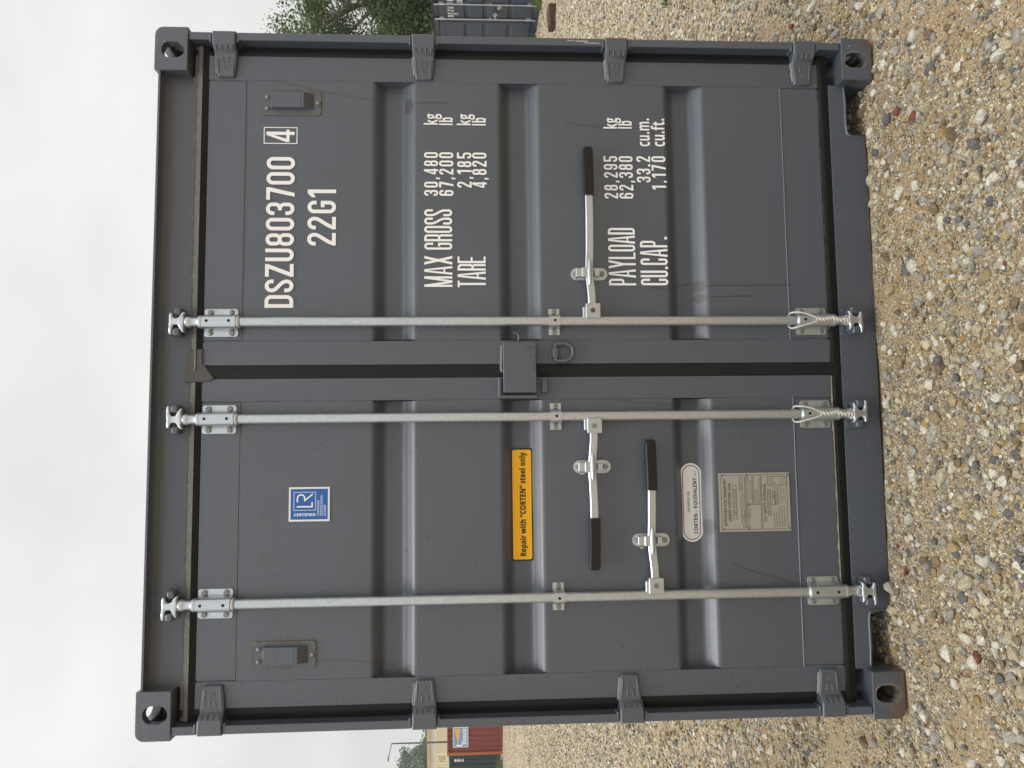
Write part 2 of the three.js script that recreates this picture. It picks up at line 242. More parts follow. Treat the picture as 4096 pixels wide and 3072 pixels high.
// corrugated panel of one door
function panelGeometry(x0, x1, y0, y1, nx, seed) {
  const raw = [[y0, zd]];
  for (const r of [...REC].reverse()) raw.push([r[3], zd], [r[2], zd - DEPTH], [r[1], zd - DEPTH], [r[0], zd]);
  raw.push([y1, zd]);
  const prof = [raw[0]];
  for (let i = 1; i < raw.length - 1; i++) {
    const a = raw[i - 1], b = raw[i], c = raw[i + 1], la = Math.hypot(a[0] - b[0], a[1] - b[1]), lc = Math.hypot(c[0] - b[0], c[1] - b[1]), q = 0.011;
    const p = [b[0] + (a[0] - b[0]) * q / la, b[1] + (a[1] - b[1]) * q / la], n = [b[0] + (c[0] - b[0]) * q / lc, b[1] + (c[1] - b[1]) * q / lc];
    for (let k = 0; k <= 4; k++) { const t = k / 4, u = 1 - t; prof.push([u * u * p[0] + 2 * u * t * b[0] + t * t * n[0], u * u * p[1] + 2 * u * t * b[1] + t * t * n[1]]); }
  }
  prof.push(raw[raw.length - 1]);
  const fine = [prof[0]]; for (let i = 1; i < prof.length; i++) { const a = prof[i - 1], b = prof[i], n = Math.max(1, Math.ceil(Math.abs(b[0] - a[0]) / 0.05)); for (let k = 1; k <= n; k++) fine.push([a[0] + (b[0] - a[0]) * k / n, a[1] + (b[1] - a[1]) * k / n]); }
  const pos = [], idx = [];
  fine.forEach(([y, z]) => { for (let i = 0; i <= nx; i++) { const x = x0 + (x1 - x0) * i / nx, e = Math.min(1, Math.min(x - x0, x1 - x) / 0.08, (y - y0) / 0.05, (y1 - y) / 0.05); pos.push(x, y, z + 0.0016 * e * noise3(x * 3.1, y * 2.6, seed)); } });
  for (let j = 0; j < fine.length - 1; j++) for (let i = 0; i < nx; i++) { const a = j * (nx + 1) + i, b = a + 1, c = a + nx + 1, d = c + 1; idx.push(a, b, c, b, d, c); }
  const g = new THREE.BufferGeometry(); g.setAttribute('position', new THREE.Float32BufferAttribute(pos, 3)); g.setIndex(idx); g.computeVertexNormals();
  const caps = [];
  for (const x of [x0, x1]) for (const r of REC) {   // upright end walls that close each recess
    const s = [[r[3] - 0.006, zd + 0.001], [r[2], zd - DEPTH - 0.002], [r[1], zd - DEPTH - 0.002], [r[0] + 0.006, zd + 0.001]];
    const q = new THREE.BufferGeometry(); q.setAttribute('position', new THREE.Float32BufferAttribute([...s[0], ...s[1], ...s[2], ...s[0], ...s[2], ...s[3]].reduce((a, v, i, arr) => (i % 2 ? a : [...a, x + (x === x0 ? 0.0005 : -0.0005), arr[i], arr[i + 1]]), []), 3)); q.computeVertexNormals(); caps.push(q);
  }
  return frontUV(mergeGeometries(flat([g, ...caps])));
}
function doors(parent, mat, rich) {
  const out = {};
  for (const s of [1, -1]) {
    const [a, b, c, d] = s > 0 ? [0.0195, 0.106, 1.046, 1.138] : [-1.134, -1.045, -0.1085, -0.0275];
    const door = part(parent, 'door', panelGeometry(b, c, 0.3335, 2.2775, rich ? 24 : 2, s * 5), mat);
    for (const [x0, x1] of [[a, b - 0.002], [c + 0.002, d]]) part(door, 'stile', frontUV(box(x0, x1, 0.189, 2.416, zd - 0.05, zd, 0.002)), mat);
    for (const [y0, y1] of [[0.189, 0.332], [2.2815, 2.416]]) part(door, 'rail', frontUV(box(b + 0.0005, c - 0.0005, y0, y1, zd - 0.05, zd - 0.0004, 0.004)), mat);
    if (rich) {
      const R = rng(60 + s);
      for (const y of [0.3326, 2.2795]) { const p = []; for (let i = 0; i <= 40; i++) p.push([b - 0.004 + (c - b + 0.008) * i / 40, y + (R() - 0.5) * 0.0008, zd - (y > 1 ? 0.0042 : 0.0012)]); part(door, 'weld_bead', frontUV(tube(p, 0.0034, 90, 6)), mat); }
      for (const x of [b - 0.0006, c + 0.0006]) for (const [y0, y1] of [[0.2, 0.33], [0.335, 0.632], [0.77, 1.238], [1.38, 1.685], [1.83, 2.277], [2.28, 2.41]]) { const p = [], n = Math.ceil((y1 - y0) / 0.03); for (let i = 0; i <= n; i++) p.push([x + (R() - 0.5) * 0.0012, y0 + (y1 - y0) * i / n, zd - 0.0014]); part(door, 'weld_bead', frontUV(tube(p, 0.0021, n * 2, 5)), mat); }
    }
    out[s] = door;
  }
  return out;
}
function frame(parent, mat, rich, sideRich = true) {
  // header with a curved rain lip
  const hp = [[-0.055, 2.455], [-0.055, 2.53]]; for (let i = 0; i <= 8; i++) { const t = i / 8 * Math.PI / 2; hp.push([-0.055 + 0.049 * (1 - Math.cos(t)), 2.53 + 0.04 * Math.sin(t)]); } hp.push([-0.006, 2.577], [-0.2, 2.577], [-0.2, 2.455]);
  part(parent, 'header', frontUV(profileX(hp, -1.062, 1.062)), mat);
  // sill with a notch for each fork pocket
  const s = new THREE.Shape(); const pts = [[-1.062, 0.147], [1.062, 0.147], [1.062, 0.10], [1.047, 0.086]];
  s.moveTo(-1.062, 0.147); s.lineTo(1.062, 0.147); s.lineTo(1.062, 0.082); s.lineTo(0.892, 0.082); s.absarc(0.892, 0.062, 0.02, Math.PI / 2, Math.PI); s.lineTo(0.868, 0.012); s.lineTo(-0.864, 0.012); s.lineTo(-0.868, 0.066); s.absarc(-0.888, 0.066, 0.02, 0, Math.PI / 2); s.lineTo(-1.062, 0.086); s.lineTo(-1.062, 0.147);
  part(parent, 'sill', frontUV(extrude(s, -0.16, -0.05, 0.002)), mat);
  for (const q of [1, -1]) {
    part(parent, 'fork_pocket', frontUV(mergeGeometries(flat([box(q > 0 ? 0.858 : -1.058, q > 0 ? 1.058 : -0.858, 0.09, 0.096, -0.5, -0.16), box(q > 0 ? 0.852 : -0.858, q > 0 ? 0.858 : -0.852, 0.012, 0.096, -0.5, -0.161), box(-1.05 + (q > 0 ? 1.9 : 0), -0.85 + (q > 0 ? 1.9 : 0), 0.012, 0.09, -0.52, -0.5)]))), mat);
    if (rich) part(parent, 'weld_bead', frontUV(tube(q > 0 ? [[1.05, 0.088, -0.05], [0.99, 0.086, -0.049], [0.90, 0.086, -0.049], [0.872, 0.079, -0.049], [0.865, 0.06, -0.049], [0.863, 0.03, -0.049]] : [[-1.05, 0.092, -0.05], [-0.98, 0.090, -0.049], [-0.89, 0.090, -0.049], [-0.868, 0.085, -0.049], [-0.862, 0.066, -0.049], [-0.86, 0.03, -0.049]], 0.005, 50, 8)), mat);
    // corner post: bars between the hinges in front of a folded plate
    const cuts = [0.117, ...[...HINGE_Y].reverse().flatMap(y => [y - 0.0445, y + 0.0445]), 2.476], bars = [];
    for (let i = 0; i < cuts.length; i += 2) bars.push(box(q > 0 ? 1.1757 : -1.204, q > 0 ? 1.204 : -1.1757, cuts[i], cuts[i + 1], -0.05, -0.004, 0.004));
    bars.push(box(q > 0 ? 1.172 : -1.2155, q > 0 ? 1.2155 : -1.172, 0.117, 2.476, -0.17, -0.052));
    part(parent, 'corner_post', frontUV(mergeGeometries(flat(bars))), mat);
  }
}
function body(parent, mat, len) {   // roof, long walls with upright ribs, rails, rear wall and floor
  for (const s of [1, -1]) {
    const p = [], t = 0.036; let z = -0.18; p.push([s * 1.17, z]); const step = 0.278;
    for (; z - step > -len + 0.18; z -= step) p.push([s * 1.17, z - 0.07], [s * (1.17 + t), z - 0.138], [s * (1.17 + t), z - 0.21], [s * 1.17, z - step]);
    p.push([s * 1.17, -len + 0.17]); const outer = p.map(q => q), inner = [...p].reverse().map(q => [q[0] - s * 0.004, q[1]]);
    part(parent, 'side_wall', frontUV(profileY([...outer, ...inner], 0.15, 2.52, 0.3)), mat);
    part(parent, 'top_rail', box(s > 0 ? 1.155 : -1.215, s > 0 ? 1.215 : -1.155, 2.52, 2.58, -len + 0.17, -0.178), mat);
    part(parent, 'bottom_rail', box(s > 0 ? 1.16 : -1.215, s > 0 ? 1.215 : -1.16, 0.02, 0.15, -len + 0.17, -0.178), mat);
  }
  part(parent, 'roof', box(-1.155, 1.155, 2.55, 2.576, -len + 0.1, -0.2), mat);
  part(parent, 'rear_wall', box(-1.215, 1.215, 0.02, 2.58, -len, -len + 0.1), mat);
  part(parent, 'floor', box(-1.16, 1.16, 0.12, 0.15, -len + 0.1, -0.16), mat);
}
// ---- locking gear ----
const zr = -0.022;
function bolts(parent, list, z, domed) {
  list.forEach(([x, y], i) => part(parent, 'bolt', (domed && i % 3 === domed - 1) ? new THREE.SphereGeometry(0.0095, 16, 8, 0, 6.3, 0, 1.5).rotateX(Math.PI / 2).scale(1, 1, 0.6).translate(x, y, z) : mergeGeometries(flat([cyl(0.0098, 0.0102, 0.0065, 6).rotateX(Math.PI / 2).rotateZ(x * 40 + y * 7).translate(x, y, z + 0.003), cyl(0.0075, 0.009, 0.001, 20).rotateX(Math.PI / 2).translate(x, y, z + 0.0066)])), zincBolt));
}
function halfSleeve(x, y0, y1, r, plateHalf, zPlate, th) {   // omega-shaped strap over the rod
  const o = [], i = [], n = 12, rf = 0.006;
  const arc = (rr, out) => { for (let k = 0; k <= n; k++) { const t = Math.PI * k / n; out.push([x - rr * Math.cos(t), Math.max(zPlate, zr + rr * Math.sin(t))]); } };
  o.push([x - plateHalf, zPlate + th], [x - r - rf, zPlate + th]); arc(r, o); o.push([x + r + rf, zPlate + th], [x + plateHalf, zPlate + th]);
  i.push([x + plateHalf, zPlate], [x + r - th, zPlate]); const a2 = []; arc(r - th, a2); i.push(...a2.reverse()); i.push([x - r + th, zPlate], [x - plateHalf, zPlate]);
  return profileY([...o, ...i], y0, y1, 0.5);
}
function camShape(x, y, flip) {   // forged cam: two claws on each side of a web
  const s = new THREE.Shape(), P = (a, b) => [x + a * flip[0], y + b * flip[1]];
  const m = (a, b) => s.moveTo(...P(a, b)), l = (a, b) => s.lineTo(...P(a, b)), q = (a, b, c, d) => s.quadraticCurveTo(...P(a, b), ...P(c, d));
  m(-0.013, -0.006); q(-0.024, 0.0, -0.036, -0.006); l(-0.038, -0.001); q(-0.024, 0.012, -0.013, 0.015); q(-0.010, 0.024, -0.014, 0.031); q(-0.028, 0.036, -0.046, 0.037); l(-0.045, 0.044); q(-0.02, 0.049, 0.0, 0.045); q(0.018, 0.048, 0.03, 0.043); l(0.029, 0.036); q(0.016, 0.034, 0.012, 0.028); q(0.010, 0.02, 0.014, 0.013); q(0.026, 0.008, 0.034, -0.003); l(0.031, -0.008); q(0.02, 0.0, 0.013, -0.006); l(-0.013, -0.006);
  return s;
}
function lockRod(parent, x, flipX, rich, keeperMat = paint) {
  const rod = part(parent, 'lock_rod', cyl(0.017, 0.017, 1.97, 24).translate(x, 1.3, zr), galvRod);
  for (const top of [1, 0]) {
    const d = top ? 1 : -1, sl0 = top ? 2.2937 : 0.192, sl1 = top ? 2.408 : 0.314, hub = top ? 2.408 : 0.192;
    const Y = v => hub + d * v;
    for (const q of [lathe([[0.0175, Y(-0.128)], [0.0225, Y(-0.124)], [0.0232, Y(-0.117)], [0.0205, Y(-0.1145)]], x, zr), lathe([[0.0205, Y(0.0005)], [0.0232, Y(0.002)], [0.0232, Y(0.012)], [0.019, Y(0.017)], [0.0165, Y(0.02)], [0.0165, Y(0.036)], [0.0185, Y(0.042)], [0.021, Y(0.052)], [0.017, Y(0.062)], [0.012, Y(0.066)]], x, zr)]) part(rod, 'rod_collar', q, galv);
    const cam = extrude(camShape(x, Y(0.064), [flipX, d]), -0.034, -0.002, 0.004, 6);
    part(rod, 'locking_cam', toCreasedNormals(mergeVertices(strip(cam)), 0.9), galv);
    // painted keeper lugs on the frame
    const kf = [], kz = top ? -0.053 : -0.049;
    kf.push(extrude(roundShape(x - 0.052, x + 0.05, Math.min(Y(0.048), Y(0.112)), Math.max(Y(0.048), Y(0.112)), 0.012), kz - 0.004, kz + 0.006, 0.002));
    for (const q of [-1, 1]) kf.push(box(x + q * 0.036 - 0.014, x + q * 0.036 + 0.014, Math.min(Y(0.071), Y(0.097)), Math.max(Y(0.071), Y(0.097)), kz, -0.002 - (q * flipX > 0 ? 0.008 : 0), 0.008));
    kf.push(box(x + flipX * 0.036 * -1 - 0.011, x + flipX * 0.036 * -1 + 0.011, Math.min(Y(0.085), Y(0.114)), Math.max(Y(0.085), Y(0.114)), kz, -0.004, 0.007));
    part(parent, 'cam_keeper', frontUV(mergeGeometries(flat(kf))), keeperMat);
    // bearing bracket: plate with a half sleeve
    const pl = [extrude(roundShape(x - 0.049, x + 0.049, top ? 2.295 : 0.2015, top ? 2.4105 : 0.311, 0.009), zd - 0.001, zd + 0.0045, 0.001), halfSleeve(x, sl0 + 0.0005, sl1, 0.0238, 0.03, zd + 0.002, 0.0035)];
    const br = part(parent, 'bearing_bracket', mergeGeometries(flat(pl)), galv);
    const yc = (top ? 2.353 : 0.2565);
    if (rich) {
      bolts(br, [[x - 0.0365, yc + 0.036], [x + 0.0365, yc + 0.036], [x - 0.0365, yc - 0.036], [x + 0.0365, yc - 0.036]], zd + 0.0045, x > 0 ? (top ? 1 : 2) : 0);
      for (const q of [-1, 1]) part(br, 'plug', cyl(0.0052, 0.0052, 0.003, 14).rotateX(Math.PI / 2).translate(x + 0.001, yc + q * 0.0375, 0.0012), blackPlastic);
    }
  }
  const mb = part(parent, 'rod_strap', halfSleeve(x, 1.1715, 1.2105, 0.0215, 0.0465, zd + 0.0005, 0.0035), galv);
  if (rich) { bolts(mb, [[x - 0.036, 1.191], [x + 0.036, 1.191]], zd + 0.004, 0); part(mb, 'plug', cyl(0.005, 0.005, 0.003, 14).rotateX(Math.PI / 2).translate(x, 1.191, -0.0012), blackPlastic); }
}
function handle(parent, xr, dir, yc, len, rich, catchAt) {   // swings out from the rod at xr towards dir
  const X = v => xr + dir * v;
  const hub = [box(Math.min(X(0.008), X(0.061)), Math.max(X(0.008), X(0.061)), yc - 0.032, yc + 0.02, -0.03, -0.001, 0.003), box(Math.min(X(0.012), X(0.05)), Math.max(X(0.012), X(0.05)), yc + 0.018, yc + 0.03, -0.032, -0.010, 0.003)];
  const bar = [[0.045, -0.004, -0.014], [0.09, -0.003, -0.012], [0.14, 0.001, -0.016], [0.19, 0.003, -0.02], [0.25, 0.0, -0.022], [0.33, -0.001, -0.018], [0.4, -0.001, -0.014], [len - 0.02, 0.002, -0.012]];
  const curve = new THREE.CatmullRomCurve3(bar.map(p => V3(X(p[0]), yc + p[1], p[2])));
  const ribbon = (t0, t1, hy, hz, n, endRound) => { const pos = [], idx = []; for (let i = 0; i <= n; i++) { const t = t0 + (t1 - t0) * i / n, p = curve.getPointAt(t), tn = curve.getTangentAt(t), N = V3(-tn.y, tn.x, 0).normalize().multiplyScalar(dir); let k = 1; if (endRound && i > n - 4) k = Math.sqrt(1 - 0.55 * Math.pow((i - n + 4) / 4, 2)); const sec = [[-1, -0.55], [-0.8, -1], [0.8, -1], [1, -0.55], [1, 0.55], [0.8, 1], [-0.8, 1], [-1, 0.55]]; for (const [a, b] of sec) pos.push(p.x + N.x * a * hy * k, p.y + N.y * a * hy * k, p.z + b * hz * (endRound ? Math.sqrt(k) : 1)); } for (let i = 0; i < n; i++) for (let j = 0; j < 8; j++) { const a = i * 8 + j, b = i * 8 + (j + 1) % 8; idx.push(a, b, a + 8, b, b + 8, a + 8); } for (const base of [0, n * 8]) for (let j = 1; j < 7; j++) idx.push(base, base + j, base + j + 1); const g = new THREE.BufferGeometry(); g.setAttribute('position', new THREE.Float32BufferAttribute(pos, 3)); g.setIndex(idx); return toCreasedNormals(g, 0.55); };
  const T = (len - 0.197 - 0.045) / (len - 0.02 - 0.045);
  const h = part(parent, 'door_handle', ribbon(0, 0.9, 0.0138, 0.0055, 40), galv);
  part(h, 'grip', ribbon(T, 1, 0.0182, 0.0105, 64, true), grip, 'glossy black rubber grip');
  part(h, 'handle_hub', hub, galv);
  part(h, 'pivot_pin', cyl(0.0085, 0.0085, 0.006, 20).rotateX(Math.PI / 2).translate(X(0.035), yc - 0.004, 0.0), rich === 2 ? new THREE.MeshStandardMaterial({ color: 0x7a5a48, roughness: 0.5, metalness: 0.6 }) : zincBolt);
  // catch that holds the bar to the door
  const xc = X(catchAt), c = part(parent, 'handle_catch', [extrude(roundShape(xc - 0.0225, xc + 0.0225, yc - 0.066, yc + 0.066, 0.0222), zd - 0.001, zd + 0.003, 0.001), box(xc - 0.016, xc + 0.016, yc + 0.012, yc + 0.052, zd + 0.003, -0.012, 0.003), box(xc - 0.013, xc + 0.013, yc - 0.034, yc - 0.016, zd + 0.002, -0.012, 0.003)], galv);
  part(c, 'swivel_latch', [new THREE.SphereGeometry(1, 20, 12).scale(0.05, 0.0085, 0.007).translate(xc, yc + 0.003, -0.006), box(xc - 0.018, xc + 0.018, yc + 0.002, yc + 0.03, -0.012, -0.006, 0.003), box(xc - 0.026, xc - 0.021, yc + 0.032, yc + 0.045, -0.035, -0.01, 0.002)], galv);
  if (rich) bolts(c, [[xc, yc + 0.0485], [xc, yc - 0.046]], -0.04, 0);
  return h;
}
// ---- lettering drawn as strokes, like cut vinyl ----
function glyph(g, ch, w, t) {   // in a box w wide and 1 tall, y down
  const x0 = t / 2, x1 = w - t / 2, y0 = t / 2, y1 = 1 - t / 2, r = Math.min((x1 - x0) / 2, 0.17), xm = w / 2, L = (...p) => { g.beginPath(); p.forEach(([x, y], i) => (i ? g.lineTo(x, y) : g.moveTo(x, y))); g.stroke(); };
  const poly = (...p) => { g.beginPath(); p.forEach(([x, y], i) => (i ? g.lineTo(x, y) : g.moveTo(x, y))); g.closePath(); g.fill(); };
  const rr = (a, b, c, d, q) => { g.beginPath(); g.roundRect(a, b, c - a, d - b, q); g.stroke(); };
  const td = t * 1.04;
  g.lineWidth = t; g.lineCap = 'butt'; g.lineJoin = 'miter';
  switch (ch) {
    case '0': case 'O': rr(x0, y0, x1, y1, r); break;
    case '8': rr(x0 + 0.01, y0, x1 - 0.01, 0.5 + t * 0.02, r * 0.95); rr(x0, 0.5 - t * 0.02, x1, y1, r); break;
    case 'D': g.beginPath(); g.moveTo(x0, y0); g.lineTo(x1 - r, y0); g.arcTo(x1, y0, x1, y0 + r, r); g.lineTo(x1, y1 - r); g.arcTo(x1, y1, x1 - r, y1, r); g.lineTo(x0, y1); g.closePath(); g.stroke(); break;
    case 'U': g.beginPath(); g.moveTo(x0, 0); g.lineTo(x0, y1 - r); g.arcTo(x0, y1, x0 + r, y1, r); g.lineTo(x1 - r, y1); g.arcTo(x1, y1, x1, y1 - r, r); g.lineTo(x1, 0); g.stroke(); break;
    case 'C': g.beginPath(); g.moveTo(x1, 0.34); g.lineTo(x1, y0 + r); g.arcTo(x1, y0, x1 - r, y0, r); g.lineTo(x0 + r, y0); g.arcTo(x0, y0, x0, y0 + r, r); g.lineTo(x0, y1 - r); g.arcTo(x0, y1, x0 + r, y1, r); g.lineTo(x1 - r, y1); g.arcTo(x1, y1, x1, y1 - r, r); g.lineTo(x1, 0.66); g.stroke(); break;
    case 'G': g.beginPath(); g.moveTo(x1, 0.32); g.lineTo(x1, y0 + r); g.arcTo(x1, y0, x1 - r, y0, r); g.lineTo(x0 + r, y0); g.arcTo(x0, y0, x0, y0 + r, r); g.lineTo(x0, y1 - r); g.arcTo(x0, y1, x0 + r, y1, r); g.lineTo(x1 - r, y1); g.arcTo(x1, y1, x1, y1 - r, r); g.lineTo(x1, 0.53); g.lineTo(xm - 0.01, 0.53); g.stroke(); break;
    case 'S': g.beginPath(); g.moveTo(x1, 0.31); g.lineTo(x1, y0 + r); g.arcTo(x1, y0, x1 - r, y0, r); g.lineTo(x0 + r, y0); g.arcTo(x0, y0, x0, y0 + r, r); g.lineTo(x0, 0.24); g.bezierCurveTo(x0, 0.46, x1, 0.52, x1, 0.76); g.lineTo(x1, y1 - r); g.arcTo(x1, y1, x1 - r, y1, r); g.lineTo(x0 + r, y1); g.arcTo(x0, y1, x0, y1 - r, r); g.lineTo(x0, 0.68); g.stroke(); break;
    case '2': g.beginPath(); g.moveTo(x0, 0.30); g.lineTo(x0, y0 + r); g.arcTo(x0, y0, x0 + r, y0, r); g.lineTo(x1 - r, y0); g.arcTo(x1, y0, x1, y0 + r, r); g.lineTo(x1, 0.27); g.bezierCurveTo(x1, 0.44, x0 + 0.01, 0.72, x0 + 0.01, y1 + 0.02); g.stroke(); g.fillRect(0, 1 - t, w, t); break;
    case '3': g.beginPath(); g.moveTo(x0, 0.30); g.lineTo(x0, y0 + r); g.arcTo(x0, y0, x0 + r, y0, r); g.lineTo(x1 - r, y0); g.arcTo(x1, y0, x1, y0 + r, r); g.lineTo(x1, 0.49 - r); g.arcTo(x1, 0.49, x1 - r, 0.49, r); g.lineTo(xm - 0.06, 0.49); g.moveTo(xm - 0.06, 0.49); g.lineTo(x1 - r, 0.49); g.arcTo(x1, 0.49, x1, 0.49 + r, r); g.lineTo(x1, y1 - r); g.arcTo(x1, y1, x1 - r, y1, r); g.lineTo(x0 + r, y1); g.arcTo(x0, y1, x0, y1 - r, r); g.lineTo(x0, 0.68); g.stroke(); break;
    case '5': g.beginPath(); g.moveTo(w, y0); g.lineTo(x0, y0); g.lineTo(x0, 0.46); g.lineTo(x1 - r, 0.46); g.arcTo(x1, 0.46, x1, 0.46 + r, r); g.lineTo(x1, y1 - r); g.arcTo(x1, y1, x1 - r, y1, r); g.lineTo(x0 + r, y1); g.arcTo(x0, y1, x0, y1 - r, r); g.lineTo(x0, 0.70); g.stroke(); break;
    case '6': g.beginPath(); g.moveTo(x1, 0.3); g.lineTo(x1, y0 + r); g.arcTo(x1, y0, x1 - r, y0, r); g.lineTo(x0 + r, y0); g.arcTo(x0, y0, x0, y0 + r, r); g.lineTo(x0, 0.7); g.stroke(); rr(x0, 0.44, x1, y1, r); break;
    case '9': g.beginPath(); g.moveTo(x0, 0.7); g.lineTo(x0, y1 - r); g.arcTo(x0, y1, x0 + r, y1, r); g.lineTo(x1 - r, y1); g.arcTo(x1, y1, x1, y1 - r, r); g.lineTo(x1, 0.3); g.stroke(); rr(x0, y0, x1, 0.56, r); break;
    case '7': g.fillRect(0, 0, w, t); poly([w - td, t * 0.5], [w, t * 0.5], [w, t], [w * 0.4 + td * 0.5, 1], [w * 0.4 - td * 0.5, 1]); break;
    case '1': g.fillRect(w - t, 0, t, 1); poly([w - t, 0], [w - t, 0.2], [w - t - 0.15, 0.29], [w - t - 0.15, 0.14]); break;
    case '4': g.fillRect(w * 0.56, 0, t, 1); g.fillRect(0, 0.70, w, t * 0.95); poly([w * 0.56, 0], [w * 0.56, 0.26], [t * 0.95, 0.72], [0, 0.72], [0, 0.70]); break;
    case 'Z': g.fillRect(0, 0, w, t); g.fillRect(0, 1 - t, w, t); poly([w - td * 1.1, t * 0.8], [w, t * 0.8], [td * 1.1, 1 - t * 0.8], [0, 1 - t * 0.8]); break;
    case 'T': g.fillRect(0, 0, w, t * 0.85); g.fillRect(xm - t / 2, 0, t, 1); break;
    case 'E': g.fillRect(0, 0, t, 1); g.fillRect(0, 0, w, t * 0.85); g.fillRect(0, 0.5 - t * 0.42, w * 0.92, t * 0.85); g.fillRect(0, 1 - t * 0.85, w, t * 0.85); break;
    case 'L': g.fillRect(0, 0, t, 1); g.fillRect(0, 1 - t * 0.85, w, t * 0.85); break;
    case 'I': g.fillRect(0, 0, t, 1); break;
    case 'N': g.fillRect(0, 0, t, 1); g.fillRect(w - t, 0, t, 1); poly([0, 0], [td, 0], [w, 1], [w - td, 1]); break;
    case 'P': case 'R': g.fillRect(0, 0, t, 1); g.beginPath(); g.moveTo(t * 0.5, y0); g.lineTo(x1 - r, y0); g.arcTo(x1, y0, x1, y0 + r, r); g.lineTo(x1, 0.53 - r); g.arcTo(x1, 0.53, x1 - r, 0.53, r); g.lineTo(t * 0.5, 0.53); g.stroke(); if (ch === 'R') { g.beginPath(); g.moveTo(xm, 0.53); g.lineTo(x1 - r, 0.53); g.arcTo(x1, 0.53, x1, 0.53 + r, r); g.lineTo(x1, 1); g.stroke(); } break;
    case 'A': poly([xm - td * 0.55, 0], [xm + td * 0.55, 0], [w, 1], [w - td, 1], [xm, 0.12], [td, 1], [0, 1]); g.fillRect(w * 0.22, 0.68, w * 0.56, t * 0.8); break;
    case 'M': g.fillRect(0, 0, t, 1); g.fillRect(w - t, 0, t, 1); poly([0, 0], [td, 0], [xm, 0.78], [w - td, 0], [w, 0], [xm + td * 0.5, 1], [xm - td * 0.5, 1]); break;
    case 'X': poly([0, 0], [td * 1.1, 0], [w, 1], [w - td * 1.1, 1]); poly([w, 0], [w - td * 1.1, 0], [0, 1], [td * 1.1, 1]); break;
    case 'Y': g.fillRect(xm - t / 2, 0.52, t, 0.48); poly([0, 0], [td, 0], [xm + t * 0.42, 0.56], [xm - t * 0.5, 0.58]); poly([w, 0], [w - td, 0], [xm - t * 0.42, 0.56], [xm + t * 0.5, 0.58]); break;
    case ',': poly([0.02, 1 - t * 1.05], [t * 1.05, 1 - t * 1.05], [t * 0.75, 1.14], [0, 1.14]); break;
    case '.': g.fillRect(0, 1 - t * 1.15, t * 1.15, t * 1.15); break;
  }
}
function letterSheet(rows, x0, x1, y0, y1, ppm) {   // rows: {s, x, x2, y (top), h, w, t, font}
  const W = Math.round((x1 - x0) * ppm), H = Math.round((y1 - y0) * ppm), [c, g] = canvas(W, H);
  g.clearRect(0, 0, W, H); g.fillStyle = g.strokeStyle = 'rgb(250,250,249)';
  for (const r of rows) {
    if (r.font) { g.save(); g.translate((r.x - x0) * ppm, (y1 - r.y) * ppm); g.font = `bold ${Math.round(r.h * ppm)}px sans-serif`; const m = g.measureText(r.s).width; g.scale((r.x2 - r.x) * ppm / m, 1); g.fillText(r.s, 0, 0); g.restore(); continue; }
    if (r.box) { g.lineWidth = r.t * ppm; g.strokeRect((r.x - x0) * ppm, (y1 - r.y) * ppm, (r.x2 - r.x) * ppm, r.h * ppm); continue; }
    const ws = [...r.s].map(ch => (ch === ' ' ? r.w * 0.5 : ch === 'M' ? r.w * 1.5 : ch === '1' ? r.w * 0.62 : ch === 'I' ? r.t : ch === ',' || ch === '.' ? r.t * 1.2 : ch === 'A' || ch === 'Y' || ch === 'X' ? r.w * 1.25 : r.w));
    const total = ws.reduce((a, b) => a + b, 0) * r.h, gap = ws.length > 1 ? ((r.x2 - r.x) - total) / (ws.length - 1) : 0; let x = r.x;
    [...r.s].forEach((ch, i) => { g.save(); g.translate((x - x0) * ppm, (y1 - r.y) * ppm); g.scale(r.h * ppm, r.h * ppm); glyph(g, ch, ws[i], r.t); g.restore(); x += ws[i] * r.h + gap; });
  }
  return c;
}
function decal(parent, name, c, x0, x1, y0, y1, z, opt = {}, label) {
  const t = ctex(c), m = new THREE.MeshStandardMaterial({ map: t, transparent: true, roughness: 0.42, ...opt });
  return part(parent, name, new THREE.PlaneGeometry(x1 - x0, y1 - y0).translate((x0 + x1) / 2, (y0 + y1) / 2, z), m, label);
}

// ================= build the near container =================
const box0 = thing('shipping_container', 'large dark grey shipping container with closed doors, white serial number and galvanised lock rods', 'container');
castings(box0, paint); frame(box0, paint, true); body(box0, paintPlain, 6.058); hinges(box0, paint, true);
const D = doors(box0, paint, true);
// rubber gaskets
function uvRun(g, k = 0.5) { const p = g.attributes.position, uv = new Float32Array(p.count * 2); for (let i = 0; i < p.count; i++) { uv[i * 2] = p.getX(i) * k; uv[i * 2 + 1] = p.getY(i) * k + p.getZ(i) * k; } g.setAttribute('uv', new THREE.BufferAttribute(uv, 2)); return g; }
for (const [x0, x1] of [[0.0, 1.17], [-1.17, -0.0395]]) {
  part(box0, 'gasket', uvRun(profileX([[-0.09, 2.4695], [-0.056, 2.469], [-0.047, 2.462], [-0.049, 2.457], [-0.040, 2.449], [-0.0365, 2.4355], [-0.09, 2.4355]], x0, x1, 0.2)), rubberDustyLit, 'upper lip of the rubber seal, grey with dust and painted light');
  part(box0, 'gasket', uvRun(profileX([[-0.09, 2.435], [-0.0375, 2.435], [-0.0475, 2.4165], [-0.09, 2.4165]], x0, x1, 0.2)), rubber, 'black lower lip of the rubber seal');
}
for (const s of [1, -1]) part(box0, 'gasket', uvRun(profileY([[s * (s > 0 ? 1.1385 : 1.1345), -0.1], [s * (s > 0 ? 1.1385 : 1.1345), -0.0475], [s * 1.148, -0.0455], [s * 1.158, -0.0472], [s * 1.166, -0.0505], [s * 1.1752, -0.052], [s * 1.1752, -0.1]], 0.15, 2.466, 0.4)), rubber);
